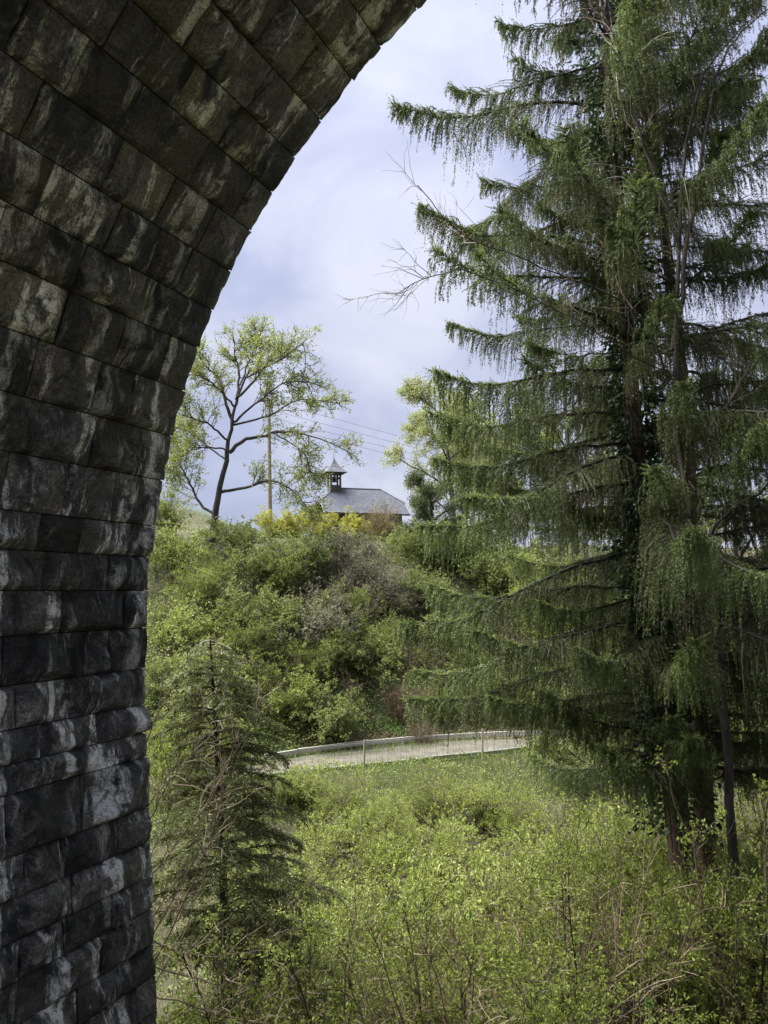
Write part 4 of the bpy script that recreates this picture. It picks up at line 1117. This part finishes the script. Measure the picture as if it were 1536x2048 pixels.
# yellow shrubs, pale blossom shrub and tan bare shrub in front of the chapel
protos['forsythia'] = shrub('forsythia_shrub', 2.6, 1.5, 34, 420, 1500, 20000, 0.10, M['twig_brown'], M['yellow'], droop=.15, erect=.9)
protos['baretan'] = shrub('bare_shrub', 2.7, 1.5, 60, 600, 2000, 2600, 0.06, M['twig_tan'], M['yellow'], droop=.1, erect=.9, tint=(0, .4), sr=.011)
for px, Y, s, lb in [(580, 41, .9, 'yellow-green shrub under the hanging cherry bough'), (640, 42, 1.02, 'bright yellow shrub at the left gable of the chapel'), (700, 41.5, 1.0, 'bright yellow shrub in front of the chapel roof eave'), (540, 40, .85, 'yellow-green shrub beside the utility pole')]:
    x = at(px, 1050, Y)[0]; plant('forsythia', x, Y, s, lb, 'shrub', 'yellow shrubs before the chapel', zoff=-.75)
for px, Y, s, lb in [(765, 40.5, 1.1, 'tan leafless shrub below the right end of the chapel roof'), (800, 41, .65, 'smaller tan leafless shrub beside the dark yew')]:
    x = at(px, 1050, Y)[0]; plant('baretan', x, Y, s, lb, 'shrub', 'tan bare shrubs before the chapel', zoff=-.5)
protos['redtwig'] = shrub('red_twig_shrub', 2.2, 1.7, 60, 600, 1800, 0, 0.06, M['twig_red'], M['fresh'], droop=.35, erect=.8, sr=.011)
for px, Y, s, lb in [(800, 27.6, .8, 'reddish-brown leafless shrub on the bare bank'), (840, 26.4, .5, 'low reddish leafless shrub nearer the lane'), (930, 28.5, .6, 'reddish leafless shrub half hidden by the spruce bough')]:
    x = at(px, 1300, Y)[0]; plant('redtwig', x, Y, s, lb, 'shrub', 'reddish shrubs on the bank', zoff=-.1)


# ------------------------------------------------------------------ ground cover
def cover(name, leaf, n, nrange, arange, hmax, ll, label, tint=(0, 1), patch=None, flat=False, seed=0, lw=.6, pscale=.5):
    global rng
    rng = np.random.default_rng(seed)
    nn = rng.uniform(*nrange, n); aa = rng.uniform(*arange, n); x, y = xy(nn, aa)
    q = np.stack([x * pscale, y * pscale, 0 * x], 1); f1 = fbm(q, 4, seed)
    ok = (nn > nl(aa) + 0.22) | (nn < 21.6); x, y, f1, nn, aa = x[ok], y[ok], f1[ok], nn[ok], aa[ok]; n = len(x)
    if patch is not None:
        k = f1 + rng.normal(size=n) * .04 > patch; x, y, f1, nn, aa = x[k], y[k], f1[k], nn[k], aa[k]
    m = len(x); q = np.stack([x * 1.1, y * 1.1, 0 * x], 1)
    hh = hmax * np.clip((fbm(q, 3, seed + 5) - .25) * 1.8, 0.05, 1)
    z = gz(x, y) + 0.02 + hh * rng.random(m) ** .6
    D = rdir(m)
    if flat: D[:, 2] = D[:, 2] * .25
    else: D[:, 2] = np.abs(D[:, 2]) * .5
    tn = np.clip(tint[0] + (tint[1] - tint[0]) * (.5 * rng.random(m) + .5 * fbm(q * 1.7, 3, seed + 2)), 0, 1)
    mb = MB(); leaves(mb, np.stack([x, y, z], 1), D, ll * rng.uniform(.6, 1.3, m), ll * lw * rng.uniform(.7, 1.2, m), tn)
    return tag(mb.build(name, leaf), label, kind='stuff')


cover('hillside_undergrowth', M['olive'], 45000, (24.4, 38), (-12, 20), .9, .10, 'low olive undergrowth covering the hillside', seed=3)
cover('bright_undergrowth', M['bright'], 34000, (23.5, 33), (-12, 8), 1.0, .10, 'bright green undergrowth low on the left hillside', patch=.40, seed=4)
cover('ivy_cover', M['emerald'], 32000, (23.2, 27.8), (-6, 11), .45, .085, 'emerald green ground ivy above the guard rail', patch=.40, seed=5)
cover('leaf_litter', M['litter'], 18000, (23.4, 29.5), (6.5, 19), .06, .10, 'brown dead leaves lying on the bank above the lane', flat=True, seed=6)
cover('mound_grass', M['grass'], 14000, (36, 56), (-12, 8), .35, .13, 'rough grass on the mound beside the cherry tree', seed=7, lw=.2)
cover('bank_undergrowth', M['olive'], 52000, (12.5, 22.3), (-6, 17), .55, .075, 'green undergrowth on the bank below the lane', seed=8)
cover('valley_undergrowth', M['olive'], 14000, (4, 14), (-5, 14), .8, .06, 'olive undergrowth on the valley floor below the viaduct', seed=9)


def blades(name, n, nrange, arange, h, label, seed, leaf):
    global rng
    rng = np.random.default_rng(seed)
    nn = rng.uniform(*nrange, n); aa = rng.uniform(*arange, n); x, y = xy(nn, aa)
    z = np.where((nn > 22.4) & (nn < 24.4), LZ, gz(x, y))
    D = rdir(n) * .35; D[:, 2] = 1
    mb = MB(); leaves(mb, np.stack([x, y, z], 1), D, h * rng.uniform(.5, 1.2, n), np.full(n, .014), rng.random(n), fold=.05)
    return tag(mb.build(name, leaf), label, kind='stuff')


blades('verge_grass', 12000, (19.3, 21.7), (-4, 17), .32, 'tall grass along the valley edge of the lane', 31, M['grass'])
blades('roadside_grass', 3500, (23.3, 24.6), (0, 17), .2, 'dry grass growing under the guard rail', 32, M['grass'])
blades('lane_grass', 500, (22.9, 23.3), (0, 17), .08, 'sparse grass down the middle of the lane', 33, M['grass'])
rng = np.random.default_rng(41)

# ------------------------------------------------------------------ foreground shrubs
protos['hazel'] = shrub('leafing_shrub', 4.2, 2.0, 26, 380, 2200, 20000, 0.075, M['twig_brown'], M['fresh'], tint=(.1, 1), droop=.15, sr=.016, erect=.85)
protos['thicket'] = shrub('leafing_thicket', 3.2, 2.2, 34, 520, 2800, 26000, 0.072, M['twig_brown'], M['fresh'], tint=(0, .9), droop=.45, sr=.013)
protos['elder'] = shrub('elder_bush', 2.6, 1.8, 20, 300, 1700, 20000, 0.088, M['twig_brown'], M['bright'], tint=(.2, 1), droop=.3, sr=.014)
protos['darkbush'] = shrub('glossy_green_bush', 2.6, 1.7, 22, 300, 1300, 13000, 0.075, M['twig_brown'], M['emerald'], tint=(.1, 1), droop=.35, sr=.012)
protos['sapling'] = shrub('slender_sapling', 5.2, 1.2, 7, 70, 420, 2600, 0.06, M['twig_brown'], M['fresh'], tint=(.3, 1), droop=.05, sr=.022, erect=.95)
fgs = [
    (560, 9.9, 'darkbush', .75, 'darker green bush in front of the young conifer foot'),
    (770, 11.6, 'darkbush', .85, 'darker green bush in the valley left of centre'),
    (930, 10.2, 'darkbush', .7, 'darker green bush near the bottom centre'),
    (1070, 13.0, 'darkbush', .9, 'darker green bush left of the reddish trunks'),
    (840, 14.6, 'darkbush', .85, 'darker green bush midway down the bank'),
    (1180, 14.4, 'scrub', 1.2, 'tall twiggy scrub left of and behind the spruce trunks'),
    (1290, 14.9, 'scrub', 1.25, 'tall twiggy scrub behind the left spruce trunk'),
    (1400, 15.2, 'scrub', 1.25, 'tall twiggy scrub behind the right spruce trunk'),
    (1500, 14.4, 'scrub', 1.2, 'tall twiggy scrub behind the trunks at the right edge'),
    (1240, 13.4, 'lime', .95, 'lime green shrub lit among the twigs left of the spruce trunks'),
    (1460, 13.2, 'lime', .95, 'lime green shrub right of the spruce trunks'),
    (885, 18.7, 'redtwig', .45, 'dry brown tuft of stems on the bank below the lane'),
    (400, 21.4, 'lime', .7, 'lime green shrub hiding the left end of the lane beside the pier'),
    (455, 20.6, 'hazel', .6, 'thin-stemmed shrub hiding the left end of the lane by the conifer'),
    (350, 20.0, 'thicket', .8, 'leafing thicket on the bank just beside the pier edge'),
    (480, 9.4, 'lime', .8, 'lime green shrub in front of the conifer trunk'),
    (640, 11.8, 'lime', .9, 'lime green shrub right of the conifer foot'),
    (820, 10.2, 'lime', .8, 'lime green shrub at the bottom centre'),
    (980, 9.6, 'lime', .75, 'lime green shrub at the bottom right of centre'),
    (700, 10.0, 'darkbush', .8, 'darker green bush at the bottom left of centre'),
    (1130, 10.4, 'darkbush', .85, 'darker green bush at the bottom before the spruce trunks'),
    (750, 12.8, 'elder', .85, 'broad-leaved green bush in the valley left of centre'),
    (905, 12.0, 'elder', .85, 'broad-leaved green bush in the valley centre'),
    (1020, 11.4, 'elder', .8, 'broad-leaved green bush left of the spruce base'),
    (1160, 12.3, 'elder', .9, 'broad-leaved green bush just before the left spruce trunk'),
    (1300, 11.2, 'hazel', .85, 'tall leafing shrub in front of the left spruce trunk'),
    (1430, 11.4, 'hazel', .8, 'tall leafing shrub in front of the right spruce trunk'),
    (600, 11.6, 'elder', .8, 'broad-leaved green bush right of the conifer foot'),
    (940, 15.4, 'elder', 1.2, 'bright lime green elder bush below the lane in the middle'),
    (1040, 14.2, 'elder', 1.15, 'bright green elder bush left of the spruce base'),
    (610, 10.4, 'lime', 1.05, 'lime green elder bush low in front of the young conifer'),
    (700, 16.8, 'thicket', .85, 'leafing thicket on the bank below the left end of the lane'),
    (820, 17.2, 'scrub', .75, 'leafing thicket on the bank below the middle of the lane'),
    (620, 14.0, 'lime', 1.0, 'thin-stemmed leafing shrub right of the young conifer'),
    (740, 13.2, 'scrub', .95, 'thin-stemmed leafing shrub in the middle of the valley'),
    (860, 12.4, 'thicket', 1.0, 'dense leafing thicket in the valley bottom centre'),
    (990, 11.8, 'scrub', 1.05, 'dense leafing thicket left of the reddish spruce trunks'),
    (1110, 11.4, 'lime', .72, 'tall leafing shrub in front of the spruce trunks'),
    (1210, 11.6, 'scrub', .85, 'dense twiggy thicket round the foot of the spruces'),
    (1330, 14.8, 'hazel', .95, 'leafing shrub between and behind the spruce trunks'),
    (1510, 11.8, 'hazel', .8, 'twiggy leafing shrub right of the spruce trunks'),
    (1560, 10.6, 'scrub', .9, 'leafing thicket at the bottom right beside the spruce'),
    (520, 9.6, 'hazel', .75, 'sparse leafing shrub before the conifer trunk'),
    (700, 9.4, 'scrub', .8, 'low leafing thicket near the bottom, left of centre'),
    (850, 9.0, 'scrub', .62, 'slender leafing shrub near the bottom centre'),
    (1000, 8.8, 'scrub', .78, 'low leafing thicket near the bottom, right of centre'),
    (1160, 8.6, 'hazel', .6, 'slender leafing shrub near the bottom before the trunks'),
    (400, 10.4, 'scrub', .8, 'leafing thicket at the foot of the pier'),
    (560, 17.0, 'thicket', .8, 'leafing thicket where the lane meets the conifer'),
    (1180, 15.8, 'scrub', 1.0, 'leafing thicket on the bank right of the elder bushes'),
    (1420, 16.0, 'scrub', 1.2, 'dark twiggy thicket on the bank behind the right spruce'),
]
for px, Y, kd, s, lb in fgs:
    x = at(px, 1700, Y)[0]; plant(kd, x, Y, s, lb, 'shrub', 'leafing shrubs in the valley', zoff=-.15, sz=rng.uniform(.85, 1.25))
for px, Y, kd, s, lb in [
    (600, 20.5, 'elder', .5, 'low bright weed clump below the left part of the lane'), (690, 20.0, 'thicket', .5, 'low leafing clump under the lane left of centre'),
    (780, 20.3, 'elder', .45, 'low bright weed clump below the middle of the lane'), (870, 20.6, 'thicket', .5, 'low leafing clump under the lane right of centre'),
    (960, 20.8, 'elder', .55, 'bright weed clump below the right part of the lane'), (1040, 20.0, 'thicket', .6, 'leafing clump below the lane near its right end'),
    (650, 18.6, 'elder', .6, 'fresh green bush on the bank right of the conifer'), (760, 18.4, 'hazel', .5, 'small thin-stemmed bush on the bank left of centre'),
    (880, 18.8, 'elder', .62, 'fresh green bush in the middle of the bank'), (1000, 18.2, 'elder', .7, 'fresh green bush on the bank under the lowest spruce bough'),
    (1090, 18.0, 'thicket', .75, 'leafing thicket on the bank behind the lowest spruce bough'), (780, 15.6, 'thicket', .7, 'leafing thicket midway down the bank left of the elder'),
    (670, 15.2, 'elder', .7, 'bright elder bush midway down the bank right of the conifer'), (1230, 17.5, 'elder', .8, 'green bush on the bank behind the left spruce trunk'),
    (1340, 19.0, 'thicket', 1.0, 'leafing thicket high on the bank behind the spruces'), (1480, 18.5, 'thicket', 1.1, 'leafing thicket high on the bank at the right edge')]:
    x = at(px, 1600, Y)[0]; plant(kd, x, Y, s, lb, 'shrub', 'leafing shrubs in the valley', zoff=-.1)
for px, Y, s, lb in [(640, 9.2, .8, 'slender dark-stemmed sapling leaning up before the young conifer'), (870, 9.0, .7, 'slender dark-stemmed sapling at the bottom centre'), (470, 9.6, .85, 'slender dark-stemmed sapling beside the conifer trunk'), (1130, 9.4, .8, 'slender dark-stemmed sapling left of the reddish trunks'), (1500, 9.8, .9, 'slender dark-stemmed sapling at the bottom right')]:
    x = at(px, 1800, Y)[0]; plant('sapling', x, Y, s, lb, 'sapling', 'slender saplings in the valley', zoff=-.1)
for px, Y, s, lb in [(890, 8.7, .9, 'pale upright canes standing at the bottom centre'), (1060, 10.5, .95, 'pale upright canes left of the spruce trunks'), (720, 10.8, .9, 'pale upright canes right of the young conifer'), (980, 12.8, 1.0, 'pale upright canes in the middle of the valley thicket'), (800, 9.6, .95, 'pale upright canes left of the bottom centre'), (1250, 10.2, 1.0, 'pale upright canes in front of the spruce trunks'), (600, 9.4, .9, 'pale upright canes in front of the young conifer')]:
    x = at(px, 1700, Y)[0]; plant('canes', x, Y, s, lb, 'shrub', 'pale canes in the valley', zoff=-.1)


# bare tan twigs reaching out from beside the pier
def pier_twigs():
    b0 = at(285, 2030, 8.75)
    root = tag(empty('bare_twig_shrub', b0), 'tangle of bare tan twigs reaching out from behind the pier edge', 'shrub')
    lines = []
    for (px, py), (qx, qy) in [((285, 1900), (520, 1400)), ((285, 1960), (470, 1480)), ((290, 1760), (560, 1330)), ((285, 1880), (560, 2010)), ((290, 1830), (520, 1900)), ((290, 1600), (450, 1400)),
                               ((285, 2000), (430, 1640)), ((280, 1660), (420, 1330)), ((290, 2040), (620, 1760)), ((285, 1500), (400, 1280)), ((290, 1940), (640, 2060)), ((285, 1850), (430, 1560)), ((285, 1760), (400, 1500))]:
        y0 = 8.75 + rng.uniform(0, .3); y1 = 8.9 + rng.uniform(-.4, 1.0)
        m_ = at((px + qx) / 2 + rng.uniform(-20, 20), (py + qy) / 2 + rng.uniform(10, 60), (y0 + y1) / 2)
        lines.append(smooth_line([at(px - 20, py + 40, y0), m_, at(qx, qy, y1)], 14, .012) - b0)
    P1 = np.stack(lines); mb = MB(); n1_ = len(P1); tubes(mb, P1, taper(n1_, 14, .0105, .003), 5, .4 + .5 * rng.random(n1_))
    P2, _, _ = sprout(P1, 110, .15, 1, (.25, .8), (25, 70), 7, .17, 0, .2); tubes(mb, P2, taper(110, 7, .006, .0024), 4, .3 + .7 * rng.random(110))
    P3, _, _ = sprout(P2, 420, .15, 1, (.08, .3), (25, 75), 4, .15, 0, .15); tubes(mb, P3, taper(420, 4, .0036, .0018), 3, .3 + .7 * rng.random(420))
    mb.build('twigs', M['twig_tan'], root)
    n = 700; i = rng.integers(0, len(P3), n); c, T = samp(P3, i, rng.random(n))
    lv = MB(); leaves(lv, c, T + rdir(n) * .5, .022 * rng.uniform(.6, 1.3, n), .012, .4 + .6 * rng.random(n)); lv.build('buds', M['fresh'], root)


pier_twigs()
print('objects', len(COL.objects))
